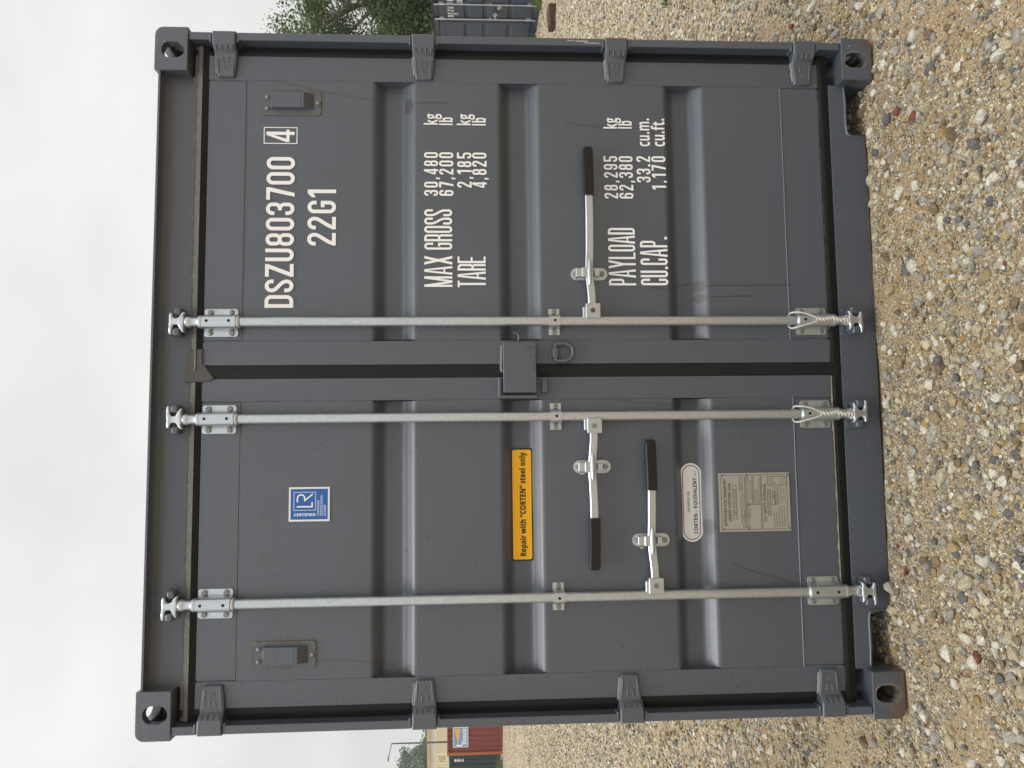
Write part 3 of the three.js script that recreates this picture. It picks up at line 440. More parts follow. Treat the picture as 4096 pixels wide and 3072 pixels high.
part(box0, 'gasket', uvRun(profileX([[-0.1, 0.188], [-0.047, 0.1875], [-0.044, 0.176], [-0.047, 0.16], [-0.052, 0.1485], [-0.1, 0.148]], -1.17, 1.17, 0.4)), rubber);
part(box0, 'gasket', uvRun(profileY([[0.019, -0.1], [0.019, -0.046], [0.008, -0.0425], [-0.004, -0.0405], [-0.016, -0.0425], [-0.027, -0.0465], [-0.027, -0.1]], 0.165, 2.43, 0.6)), rubber, 'black rubber seal between the two doors');
{ const q = new THREE.Shape([[0.0775, 2.4605], [0.063, 2.461], [0.052, 2.4695], [0.0227, 2.4741], [-0.0377, 2.4769], [-0.0392, 2.4156], [-0.0364, 2.3906], [-0.0267, 2.3723], [0.0197, 2.4062], [0.0223, 2.4134], [0.0775, 2.4135]].map(p => new THREE.Vector2(p[0], p[1]))); part(box0, 'gasket_corner', uvRun(extrude(q, -0.058, -0.0385, 0.004)), rubberMid, 'flared top corner of the middle seal'); }
// sealant along the lower door edges
{ const R = rng(77), mk = (x0, x1, h) => { const pos = [], idx = [], n = 120; for (let i = 0; i <= n; i++) { const x = x0 + (x1 - x0) * i / n, a = 0.1865 + R() * 0.0008, b = a + h * (0.5 + 0.5 * Math.abs(noise3(x * 14, 3, 1)) + 0.3 * R()); pos.push(x, a, zd - 0.0005, x, b, zd + 0.0014); } for (let i = 0; i < n; i++) { const a = i * 2; idx.push(a, a + 2, a + 1, a + 1, a + 2, a + 3); } const g = new THREE.BufferGeometry(); g.setAttribute('position', new THREE.Float32BufferAttribute(pos, 3)); g.setIndex(idx); g.computeVertexNormals(); return uvRun(g, 3); };
  part(box0, 'sealant_bead', mk(-0.78, -0.03, 0.0068), new THREE.MeshStandardMaterial({ color: 0xcfc3ab, roughness: 0.7 }), 'pale sealant line under the left door'); part(box0, 'sealant_bead', mk(-1.12, -0.79, 0.0025), sealantMat); part(box0, 'sealant_bead', mk(0.05, 1.12, 0.0032), sealantMat); }
for (const [x, f] of [[0.168, 1], [-0.168, -1], [-0.7885, 1]]) lockRod(box0, x, f, true);
handle(box0, 0.168, 1, 1.0615, 0.65, 2, 0.1735);
handle(box0, -0.168, -1, 1.0645, 0.55, 1, 0.1775);
handle(box0, -0.7885, 1, 0.862, 0.556, 1, 0.186);
// lock box with its guard, hook and stop
{
  const lb = part(box0, 'lock_box', frontUV(mergeGeometries(flat([box(-0.0855, 0.0915, 1.366, 1.375, zd, -0.004, 0.004), box(-0.0855, 0.0915, 1.2592, 1.375, -0.008, -0.002, 0.0028), box(0.0855, 0.0915, 1.2592, 1.372, zd, -0.004, 0.003), box(-0.0855, -0.0795, 1.2592, 1.372, zd + 0.004, -0.004, 0.003)]))), paint, 'grey steel lock box over the middle seal');
  part(lb, 'guard', frontUV(mergeGeometries(flat([box(-0.105, -0.03, 1.3815, 1.3935, zd - 0.001, -0.012, 0.003), box(-0.105, -0.093, 1.2545, 1.3935, zd - 0.001, -0.0125, 0.003)]))), paint);
  part(lb, 'stop_block', frontUV(box(-0.084, -0.034, 1.22, 1.239, zd - 0.001, -0.018, 0.002)), paint);
  part(lb, 'hook', frontUV(tube([[0.093, 1.322, -0.02], [0.108, 1.318, -0.016], [0.121, 1.321, -0.014], [0.125, 1.332, -0.014], [0.124, 1.343, -0.014]], 0.0038, 24, 8)), paint);
  part(lb, 'sealant_bead', tube([[0.085, 1.378, zd + 0.004], [0.04, 1.379, zd + 0.003], [0.0, 1.38, zd + 0.004], [-0.01, 1.377, zd + 0.006]], 0.005, 24, 6), sealantMat);
  const dr = part(box0, 'lashing_ring', frontUV(tube([[0.0555, 1.19, -0.031], [0.077, 1.19, -0.03], [0.087, 1.185, -0.03], [0.0895, 1.17, -0.03], [0.0885, 1.15, -0.029], [0.078, 1.132, -0.029], [0.0585, 1.1265, -0.029], [0.039, 1.132, -0.029], [0.0285, 1.15, -0.029], [0.0275, 1.17, -0.03], [0.03, 1.185, -0.03], [0.04, 1.19, -0.031]], 0.0066, 80, 10, true)), paint, 'painted D-shaped lashing ring');
  part(dr, 'ring_bracket', frontUV(mergeGeometries(flat([box(0.0375, 0.0755, 1.178, 1.2005, zd, -0.021, 0.006), box(0.0375, 0.0755, 1.199, 1.2125, zd - 0.001, zd + 0.005, 0.003), box(0.0375, 0.0755, 1.1705, 1.18, zd - 0.001, zd + 0.005, 0.003)]))), paint);
}
// ventilators
const rimMat = sealantMat.clone(); rimMat.color.set('rgb(205,203,200)');
for (const s of [1, -1]) {
  const cx = s > 0 ? 0.9632 : -0.9632, v = part(box0, 'ventilator', frontUV(extrude(roundShape(cx - 0.042, cx + 0.042, 2.019, 2.228, 0.011), zd - 0.001, zd + 0.004, 0.0015)), paint);
  part(v, 'sealant_rim', extrude((() => { const a = roundShape(cx - 0.0455, cx + 0.0455, 2.017, 2.2315, 0.013); a.holes.push(roundShape(cx - 0.0388, cx + 0.0388, 2.0235, 2.2252, 0.010)); return a; })(), zd - 0.001, zd + 0.0046, 0.001), rimMat, 'greyish sealant round the edge');
  const hx = cx + (s > 0 ? 0.005 : 0.001), P = [[hx - 0.0285, 2.0405], [hx + 0.0285, 2.0405], [hx + 0.0285, 2.196], [hx - 0.0285, 2.196]];
  const top = [[hx - 0.0275, 2.0765], [hx + 0.0275, 2.0765], [hx + 0.0275, 2.186], [hx - 0.0275, 2.186]], zb = zd + 0.003, zt = zd + 0.021, q = [], tri = (...a) => a.forEach(p => q.push(...p)), A = P.map(p => [...p, zb]), B = top.map(p => [...p, zt]);
  tri(B[0], B[1], B[2], B[0], B[2], B[3]); for (let k = 0; k < 4; k++) { const n = (k + 1) % 4; tri(A[k], A[n], B[n], A[k], B[n], B[k]); }
  const hg = new THREE.BufferGeometry(); hg.setAttribute('position', new THREE.Float32BufferAttribute(q, 3)); hg.computeVertexNormals(); part(v, 'hood', frontUV(hg), paint);
  const dots = []; const slope = Math.atan2(zt - zb, 0.036); for (let i = 0; i < 9; i++) for (let j = 0; j < 6; j++) { const t = (j + 0.7) / 6.6; dots.push(new THREE.CircleGeometry(0.0019, 7).rotateX(-(Math.PI / 2 - (Math.PI / 2 - slope)) * -1).translate(hx - 0.024 + i * 0.006, 2.0405 + t * 0.036, zb + t * (zt - zb) + 0.0006)); } part(v, 'grille', dots, blackPlastic, 'rows of small dark vent holes');
  part(v, 'name_strip', frontUV(box(hx - 0.018, hx + 0.018, 2.087, 2.094, zt - 0.001, zt + 0.0008, 0.0003)), paint);
  for (const [sx, sy] of [[-0.021, 2.2075], [0.021, 2.2075], [0, 2.0285]]) part(v, 'screw', new THREE.SphereGeometry(0.0078, 14, 8).scale(1, 1, 0.7).translate(cx + sx, sy, zd + 0.006), new THREE.MeshStandardMaterial({ color: 0x8d8a82, roughness: 0.6, metalness: 0.2 }));
}
// lettering on the right door
{
  const ppm = 2600, W1 = 0.457, t1 = 0.135;
  let c = letterSheet([{ s: 'DSZU803700', x: 0.2208, x2: 0.7644, y: 2.2068, h: 0.0993, w: W1, t: t1 }, { s: '4', x: 0.8195, x2: 0.8665, y: 2.2095, h: 0.0995, w: 0.46, t: 0.125 }, { box: 1, x: 0.8142, x2: 0.8727, y: 2.2172, h: 0.1155, t: 0.0032 }, { s: '22G1', x: 0.4435, x2: 0.6467, y: 2.0618, h: 0.1, w: W1, t: t1 }], 0.2, 0.9, 1.94, 2.24, ppm);
  decal(D[1], 'lettering', c, 0.2, 0.9, 1.94, 2.24, zd + 0.0028, {}, 'large white serial number');
  const wm = 0.258, tm = 0.083, dn = 0.42, td = 0.142;
  c = letterSheet([{ s: 'MAX GROSS', x: 0.295, x2: 0.577, y: 1.6503, h: 0.0997, w: wm, t: tm }, { s: 'TARE', x: 0.2937, x2: 0.4052, y: 1.5322, h: 0.1, w: 0.242, t: tm },
    { s: '30,480', x: 0.6262, x2: 0.787, y: 1.6508, h: 0.0506, w: dn, t: td }, { s: '67,200', x: 0.6262, x2: 0.787, y: 1.5968, h: 0.0517, w: dn, t: td }, { s: '2,185', x: 0.657, x2: 0.787, y: 1.5324, h: 0.0525, w: dn, t: td }, { s: '4,820', x: 0.6565, x2: 0.787, y: 1.4782, h: 0.0525, w: dn, t: td },
    { s: 'kg', x: 0.8865, x2: 0.931, y: 1.6013, h: 0.0665, font: 1 }, { s: 'lb', x: 0.886, x2: 0.919, y: 1.5472, h: 0.0665, font: 1 }, { s: 'kg', x: 0.886, x2: 0.931, y: 1.4825, h: 0.0665, font: 1 }, { s: 'lb', x: 0.8855, x2: 0.919, y: 1.4275, h: 0.0665, font: 1 }], 0.28, 0.96, 1.39, 1.67, ppm);
  decal(D[1], 'lettering', c, 0.28, 0.96, 1.39, 1.67, zd + 0.0028, {}, 'white gross and tare weights');
  c = letterSheet([{ s: 'PAYLOAD', x: 0.3005, x2: 0.5115, y: 0.9905, h: 0.0985, w: 0.25, t: tm }, { s: 'CU.CAP.', x: 0.301, x2: 0.4795, y: 0.8748, h: 0.1, w: 0.242, t: tm },
    { s: '28,295', x: 0.62, x2: 0.7787, y: 1.0004, h: 0.051, w: dn, t: td }, { s: '62,380', x: 0.62, x2: 0.7787, y: 0.9453, h: 0.052, w: dn, t: td }, { s: '33.2', x: 0.681, x2: 0.7792, y: 0.8805, h: 0.052, w: dn, t: td }, { s: '1,170', x: 0.6557, x2: 0.7796, y: 0.8244, h: 0.052, w: dn, t: td },
    { s: 'kg', x: 0.8792, x2: 0.9236, y: 0.9480, h: 0.0665, font: 1 }, { s: 'lb', x: 0.8799, x2: 0.914, y: 0.8935, h: 0.0665, font: 1 }, { s: 'cu.m.', x: 0.8145, x2: 0.924, y: 0.8285, h: 0.0665, font: 1 }, { s: 'cu.ft.', x: 0.8145, x2: 0.924, y: 0.7728, h: 0.0665, font: 1 }], 0.28, 0.96, 0.7695, 1.02, ppm);
  decal(D[1], 'lettering', c, 0.28, 0.96, 0.7695, 1.02, zd + 0.0028, {}, 'white payload and capacity figures');
}
// stickers on the left door
{
  const F = (g, s, x, y, px, opt = {}) => { g.save(); g.translate(x, y); if (opt.rot) g.rotate(opt.rot); g.font = `${opt.bold ? 'bold ' : ''}${px}px sans-serif`; g.textAlign = opt.align || 'left'; g.textBaseline = 'alphabetic'; if (opt.w) g.scale(opt.w / g.measureText(s).width, 1); g.fillStyle = g.strokeStyle = opt.fill || '#fff'; g.fillText(s, 0, 0); if (opt.heavy) { g.lineWidth = opt.heavy; g.lineJoin = 'round'; g.strokeText(s, 0, 0); } g.restore(); };
  // blue certificate, x -0.5195..-0.403, y 1.975..2.113
  let [c, g] = canvas(590, 700);
  g.fillStyle = '#eceeee'; g.fillRect(0, 0, 590, 700); g.fillStyle = '#2b62ae'; g.fillRect(32, 30, 528, 640);
  g.strokeStyle = '#e6ecf2'; g.lineWidth = 9; g.strokeRect(192, 86, 310, 372);
  g.lineWidth = 24; g.strokeStyle = '#f4f6f6'; g.lineJoin = 'miter'; g.beginPath(); g.moveTo(252, 136); g.lineTo(252, 398); g.lineTo(330, 398); g.stroke();
  g.beginPath(); g.moveTo(330, 146); g.lineTo(396, 146); g.arc(396, 208, 62, -Math.PI / 2, Math.PI / 2); g.lineTo(360, 270); g.stroke(); g.beginPath(); g.moveTo(352, 262); g.lineTo(470, 408); g.stroke();
  F(g, 'CERTIFIED', 92, 84, 62, { rot: Math.PI / 2, bold: 1, w: 378 });
  F(g, 'CONTAINER', 92, 522, 50, { w: 268 }); F(g, 'CERTIFICATION', 92, 578, 50, { w: 352 }); F(g, 'SCHEME', 92, 634, 50, { w: 190 });
  part(D[-1], 'sticker', box(-0.5195, -0.403, 1.9752, 2.1135, zd - 0.001, zd + 0.0025), [white, white, white, white, new THREE.MeshStandardMaterial({ map: ctex(c), roughness: 0.4 }), white], 'blue certification sticker with white border');
  // yellow repair strip
  [c, g] = canvas(2000, 400);
  g.fillStyle = '#1b1a15'; g.beginPath(); g.roundRect(0, 0, 2000, 400, 40); g.fill(); g.fillStyle = '#fdb913'; g.beginPath(); g.roundRect(24, 22, 1952, 356, 34); g.fill();
  { const R = rng(3); for (let i = 0; i < 160; i++) { g.fillStyle = `rgba(120,80,10,${0.1 + R() * 0.3})`; const q = 2 + R() * 3; g.fillRect(40 + R() * 1900, 40 + R() * 320, q, q); } }
  F(g, 'Repair with “CORTEN” steel only', 76, 266, 148, { bold: 1, w: 1850, fill: '#15130f', heavy: 7 });
  decal(D[-1], 'sticker', c, -0.6715, -0.2785, 1.2725, 1.3475, zd - DEPTH + 0.005, { roughness: 0.35 }, 'yellow repair sticker in the middle recess');
  // rounded white strip
  [c, g] = canvas(1500, 412);
  const rrect = (i, col) => { g.fillStyle = col; g.beginPath(); g.roundRect(i, i, 1500 - 2 * i, 412 - 2 * i, (412 - 2 * i) / 2); g.fill(); };
  rrect(0, '#eeece8'); rrect(36, '#1c3157'); rrect(52, '#e6e2dd');
  { const R = rng(4); for (let i = 0; i < 120; i++) { g.fillStyle = `rgba(110,100,95,${0.15 + R() * 0.3})`; const q = 1 + R() * 3; g.fillRect(140 + R() * 1220, 70 + R() * 260, q, q); } }
  F(g, 'FOR REPAIR USE', 560, 170, 60, { w: 400, fill: '#1c2a45', bold: 1 }); F(g, 'CORTEN', 150, 318, 102, { w: 385, fill: '#1c3157', bold: 1, heavy: 3 }); F(g, 'OR', 548, 316, 54, { w: 62, fill: '#1c3157' }); F(g, 'EQUIVALENT', 628, 318, 102, { w: 590, fill: '#1c3157', bold: 1, heavy: 3 }); F(g, 'ONLY', 1238, 312, 54, { w: 110, fill: '#1c3157' });
  decal(D[-1], 'sticker', c, -0.6165, -0.338, 0.6655, 0.742, zd - DEPTH + 0.004, { roughness: 0.45 }, 'rounded white repair sticker in the lower recess');
  // approval plate
  [c, g] = canvas(1000, 1230);
  g.fillStyle = '#a9a398'; g.fillRect(0, 0, 1000, 1230);
  { const R = rng(6); for (let i = 0; i < 2500; i++) { const v = 130 + R() * 50; g.fillStyle = `rgba(${v},${v - 8},${v - 20},0.2)`; g.fillRect(R() * 1000, R() * 1230, 20 + R() * 60, 1 + R() * 2); } }
  g.strokeStyle = '#2f2a24'; g.lineWidth = 7; const ink = '#2b2621', bx = (x, y, w, h) => g.strokeRect(x, y, w, h);
  bx(36, 40, 926, 410); bx(36, 470, 420, 255); bx(478, 470, 484, 110); bx(478, 600, 484, 125); bx(36, 742, 926, 440);
  F(g, 'APPROVED FOR TRANSPORT', 100, 130, 72, { w: 800, fill: ink, bold: 1 }); F(g, 'UNDER CUSTOMS SEAL', 170, 205, 72, { w: 670, fill: ink, bold: 1 }); bx(220, 240, 560, 62); F(g, 'GB/C 30752 LR/2025', 278, 292, 54, { w: 450, fill: ink });
  F(g, 'MODEL', 50, 425, 36, { w: 92, fill: ink }); bx(158, 385, 200, 48); F(g, '17YS22', 200, 424, 40, { w: 110, fill: ink }); F(g, 'MANUFACTURER’S NO.', 372, 392, 34, { w: 300, fill: ink }); F(g, 'OF THE CONTAINER', 372, 436, 34, { w: 275, fill: ink }); bx(690, 360, 240, 48); F(g, 'GLEM 251382', 712, 398, 36, { w: 130, fill: ink });
  F(g, 'OWNER’S NO.', 46, 520, 34, { w: 160, fill: ink }); bx(216, 486, 232, 42); F(g, 'DSZU 803', 230, 520, 34, { w: 125, fill: ink });
  F(g, 'TIMBER COMPONENT TREATMENT', 496, 516, 34, { w: 440, fill: ink }); F(g, 'IM/TAILILEUM 400/2025', 540, 564, 34, { w: 330, fill: ink }); F(g, 'Manufactured By', 494, 636, 30, { w: 220, fill: ink }); F(g, 'BSL CONTAINERS', 494, 672, 30, { w: 230, fill: ink }); F(g, 'WWW.BSLCONTAINERS.COM', 494, 710, 32, { w: 400, fill: ink });
  F(g, 'CSC SAFETY APPROVAL', 160, 818, 68, { w: 660, fill: ink, bold: 1 }); bx(270, 842, 440, 54); F(g, 'GB-LR 30752-06/2025', 290, 886, 46, { w: 400, fill: ink });
  F(g, 'DATE MANUFACTURED', 66, 960, 34, { w: 270, fill: ink }); F(g, 'IDENTIFICATION NO.', 66, 1005, 34, { w: 270, fill: ink }); F(g, 'MAXIMUM OPERATING GROSS MASS', 66, 1050, 34, { w: 350, fill: ink }); F(g, 'ALLOWABLE STACKING LOAD FOR 1.8G', 66, 1095, 34, { w: 360, fill: ink }); F(g, 'TRANSVERSE RACKING TEST FORCE', 66, 1140, 34, { w: 360, fill: ink });
  bx(450, 926, 230, 40); F(g, '/2025', 560, 958, 32, { w: 60, fill: ink }); bx(450, 972, 290, 40); F(g, 'GLEM 251382', 458, 1004, 32, { w: 180, fill: ink }); F(g, '30,480 kg   67,200 lbs', 470, 1050, 32, { w: 290, fill: ink }); F(g, '216,000 kg  476,190 lbs', 455, 1095, 32, { w: 305, fill: ink }); F(g, '150,000   newtons', 490, 1140, 32, { w: 240, fill: ink });
  bx(780, 850, 150, 310); ['FIRST MAINTE-', 'NANCE EXAMI-', 'NATION DATE', '/2030', '', '', 'PLACE', 'RE EXAMINED', 'DSZA 4570'].forEach((s, i) => s && F(g, s, 792, 890 + i * 30, 26, { w: Math.min(126, s.length * 11), fill: ink }));
  const plateSide = new THREE.MeshStandardMaterial({ color: 0x97928a, roughness: 0.5, metalness: 0.3 });
  const pl = part(box0, 'approval_plate', box(-0.5795, -0.374, 0.361, 0.616, zd - 0.001, zd + 0.0035), [plateSide, plateSide, plateSide, plateSide, new THREE.MeshStandardMaterial({ map: ctex(c), roughness: 0.45, metalness: 0.15 }), plateSide], 'beige metal approval plate with engraved text');
  for (const [x, y] of [[-0.57, 0.607], [-0.3835, 0.607], [-0.57, 0.518], [-0.3835, 0.518], [-0.57, 0.37], [-0.3835, 0.37]]) part(pl, 'rivet', new THREE.SphereGeometry(0.0052, 12, 8).scale(1, 1, 0.7).translate(x, y, zd + 0.004), zincBolt);
}
// cords looped round the lower rods
function twist(pts, r, n, turns, strands, m = 6) {
  const cv = new THREE.CatmullRomCurve3(pts.map(p => V3(...p))), fr = cv.computeFrenetFrames(n, false), out = [];
  for (let k = 0; k < strands; k++) { const q = []; for (let i = 0; i <= n; i++) { const p = cv.getPointAt(i / n), a = i / n * turns * 6.283 + k / strands * 6.283; p.addScaledVector(fr.normals[i], Math.cos(a) * r).addScaledVector(fr.binormals[i], Math.sin(a) * r); q.push(p); } out.push(new THREE.TubeGeometry(new THREE.CatmullRomCurve3(q), n * 2, r * 1.05, m)); }
  return mergeGeometries(flat(out));
}
[[0.168, 0], [-0.168, 1]].forEach(([x, k]) => {
  const c = thing('cord', k ? 'white twisted cord looped round the lock rod left of the middle seal' : 'white twisted cord looped round the lock rod right of the middle seal', 'cord', [x, 0.1, 0.004], 'cords tied round the lock rods');
  const loop = [[-0.008, 0.155, 0.0], [-0.018, 0.19, 0.001], [-0.0265, 0.225, -0.006], [-0.026, 0.236, -0.02], [0.0, 0.24, -0.0], [0.026, 0.238, -0.02], [0.0265, 0.226, -0.006], [0.022, 0.2, 0.001], [0.012, 0.17, 0.001], [0.002, 0.15, 0.002]];
  loop[4] = [0.0, 0.241, -0.049]; loop[3] = [-0.026, 0.238, -0.03]; loop[5] = [0.026, 0.24, -0.03];
  part(c, 'loop', twist(loop, 0.0018, 120, 14, 2), ropeMat);
  part(c, 'twisted_tail', twist([[0.002, 0.158, 0.002], [-0.001, 0.13, 0.004], [0.003, 0.1, 0.003], [-0.003, 0.07, 0.003], [-0.002, 0.045, 0.001], [-0.008, 0.035, -0.001]], 0.0036, 80, 5, 2, 8), ropeMat);
});
// ================= GROUND =================
const SANDMAP = (() => {   // 1.6 m tile of sand with fine grit
  const R = rng(41), n = 2048, m = n / 1.6, [c, g] = canvas(n, n), [cb, gb] = canvas(n, n);
  g.fillStyle = 'rgb(157,135,101)'; g.fillRect(0, 0, n, n); gb.fillStyle = grey(70); gb.fillRect(0, 0, n, n);
  const spot = (x, y, r, f, a) => { for (const dx of [-n, 0, n]) for (const dy of [-n, 0, n]) { const X = x + dx, Y = y + dy; if (X < -r * 2 || Y < -r * 2 || X > n + r * 2 || Y > n + r * 2) continue; f(X, Y, r, a); } };
  for (let i = 0; i < 1600; i++) { const v = R(); spot(R() * n, R() * n, 10 + R() * 70, (x, y, r) => { g.fillStyle = v < 0.4 ? 'rgba(132,104,72,0.10)' : v < 0.7 ? 'rgba(176,154,120,0.10)' : 'rgba(120,112,100,0.10)'; g.beginPath(); g.ellipse(x, y, r, r * 0.7, v * 9, 0, 7); g.fill(); }, 0); }
  const pal = [[222, 212, 188], [204, 184, 148], [166, 162, 152], [128, 126, 122], [186, 158, 114], [142, 116, 82], [112, 108, 104], [232, 224, 206], [120, 96, 70], [194, 172, 134], [212, 196, 162]];
  for (let i = 0; i < 78000; i++) { const q = pal[(R() * pal.length) | 0], k = 0.82 + R() * 0.3, r = (0.0007 + 0.0028 * Math.pow(R(), 2.2)) * m, a = R() * 6.3, e = 0.55 + R() * 0.4, h = 90 + R() * 120; spot(R() * n, R() * n, r, (x, y) => { g.fillStyle = `rgb(${(q[0] * k) | 0},${(q[1] * k) | 0},${(q[2] * k) | 0})`; g.beginPath(); g.ellipse(x, y, r, r * e, a, 0, 7); g.fill(); gb.fillStyle = grey(h); gb.beginPath(); gb.ellipse(x, y, r, r * e, a, 0, 7); gb.fill(); }, a); }
  return [c, cb];
})();
// ground and stones are coloured paler behind a ragged line
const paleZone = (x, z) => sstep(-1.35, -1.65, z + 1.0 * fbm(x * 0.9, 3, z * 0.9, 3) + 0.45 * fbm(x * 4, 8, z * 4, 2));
const rep = t => { t.wrapS = t.wrapT = THREE.RepeatWrapping; return t; };
const groundMat = new THREE.MeshStandardMaterial({ map: rep(ctex(SANDMAP[0])), bumpMap: rep(ctex(SANDMAP[1], false)), bumpScale: 0.005, roughness: 0.95, vertexColors: true });
let ground;
{
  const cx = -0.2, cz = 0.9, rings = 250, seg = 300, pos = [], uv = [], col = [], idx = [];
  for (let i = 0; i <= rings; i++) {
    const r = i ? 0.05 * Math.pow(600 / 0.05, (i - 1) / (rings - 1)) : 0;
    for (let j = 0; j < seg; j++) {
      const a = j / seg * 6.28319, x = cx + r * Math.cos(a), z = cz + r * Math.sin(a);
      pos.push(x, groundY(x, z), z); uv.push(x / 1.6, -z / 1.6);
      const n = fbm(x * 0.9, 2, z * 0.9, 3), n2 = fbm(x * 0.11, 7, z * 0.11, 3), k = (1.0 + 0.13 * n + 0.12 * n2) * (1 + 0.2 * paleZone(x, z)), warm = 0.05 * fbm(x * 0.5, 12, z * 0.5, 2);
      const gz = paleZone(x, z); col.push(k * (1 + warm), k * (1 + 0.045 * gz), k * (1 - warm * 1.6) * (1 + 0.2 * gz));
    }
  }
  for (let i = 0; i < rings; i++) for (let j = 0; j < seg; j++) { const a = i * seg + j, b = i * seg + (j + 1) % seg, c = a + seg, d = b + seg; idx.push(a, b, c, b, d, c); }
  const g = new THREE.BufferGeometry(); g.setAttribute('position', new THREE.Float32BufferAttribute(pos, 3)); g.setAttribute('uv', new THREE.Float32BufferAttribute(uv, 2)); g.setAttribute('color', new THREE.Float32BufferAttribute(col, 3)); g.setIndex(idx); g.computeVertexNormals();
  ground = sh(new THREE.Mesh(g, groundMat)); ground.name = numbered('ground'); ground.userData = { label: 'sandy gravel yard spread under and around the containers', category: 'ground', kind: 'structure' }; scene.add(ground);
}
function stoneGeo(seed, detail, sharp) {
  let g = mergeVertices(strip(new THREE.IcosahedronGeometry(1, detail))); const p = g.attributes.position, R = rng(seed), cuts = [];
  for (let i = 0; i < 11; i++) { const v = V3(R() - 0.5, R() - 0.5, R() - 0.5).normalize(); cuts.push([v, 0.52 + R() * 0.32]); }
  for (let i = 0; i < p.count; i++) { const v = V3().fromBufferAttribute(p, i).normalize(); let r = 1 + 0.22 * noise3(v.x * 1.1 + seed, v.y * 1.1, v.z * 1.1) + 0.07 * noise3(v.x * 3, v.y * 3 + seed, v.z * 3); v.multiplyScalar(r); for (const [n, d] of cuts) { const e = v.dot(n) - d; if (e > 0) v.addScaledVector(n, -e * sharp); } p.setXYZ(i, v.x, v.y, v.z); }
  return toCreasedNormals(g, sharp > 0.8 ? 0.42 : 0.8);
}
const stoneGeos = [stoneGeo(1, 2, 0.95), stoneGeo(2, 2, 0.6), stoneGeo(3, 2, 0.95), stoneGeo(4, 1, 0.85), stoneGeo(5, 2, 0.5), stoneGeo(6, 1, 0.95)];
const stoneTex = (() => { const R = rng(51), n = 256, [c, g] = canvas(n, n); g.fillStyle = 'rgb(222,222,222)'; g.fillRect(0, 0, n, n); for (let i = 0; i < 2600; i++) { const v = 110 + R() * 145; g.fillStyle = `rgba(${v | 0},${v | 0},${(v * 0.95) | 0},0.42)`; g.beginPath(); g.ellipse(R() * n, R() * n, 1 + R() * 12, 1 + R() * 5, R() * 6, 0, 7); g.fill(); } return rep(ctex(c)); })();
for (const g of stoneGeos) { const p = g.attributes.position, uv = new Float32Array(p.count * 2); for (let i = 0; i < p.count; i++) { uv[i * 2] = p.getX(i) * 0.5 + p.getZ(i) * 0.2; uv[i * 2 + 1] = p.getY(i) * 0.5 + p.getZ(i) * 0.35; } g.setAttribute('uv', new THREE.BufferAttribute(uv, 2)); }
const PAL = [[0.71, 0.61, 0.43, 26], [0.84, 0.79, 0.68, 22], [0.38, 0.36, 0.32, 17], [0.2, 0.2, 0.2, 9], [0.52, 0.39, 0.225, 18], [0.50, 0.34, 0.135, 5], [0.27, 0.2, 0.125, 11], [0.50, 0.47, 0.42, 16], [0.27, 0.085, 0.06, 0.35]];
const palSum = PAL.reduce((a, p) => a + p[3], 0);
function pick(R) { let t = R() * palSum; for (const p of PAL) { t -= p[3]; if (t < 0) return p; } return PAL[0]; }
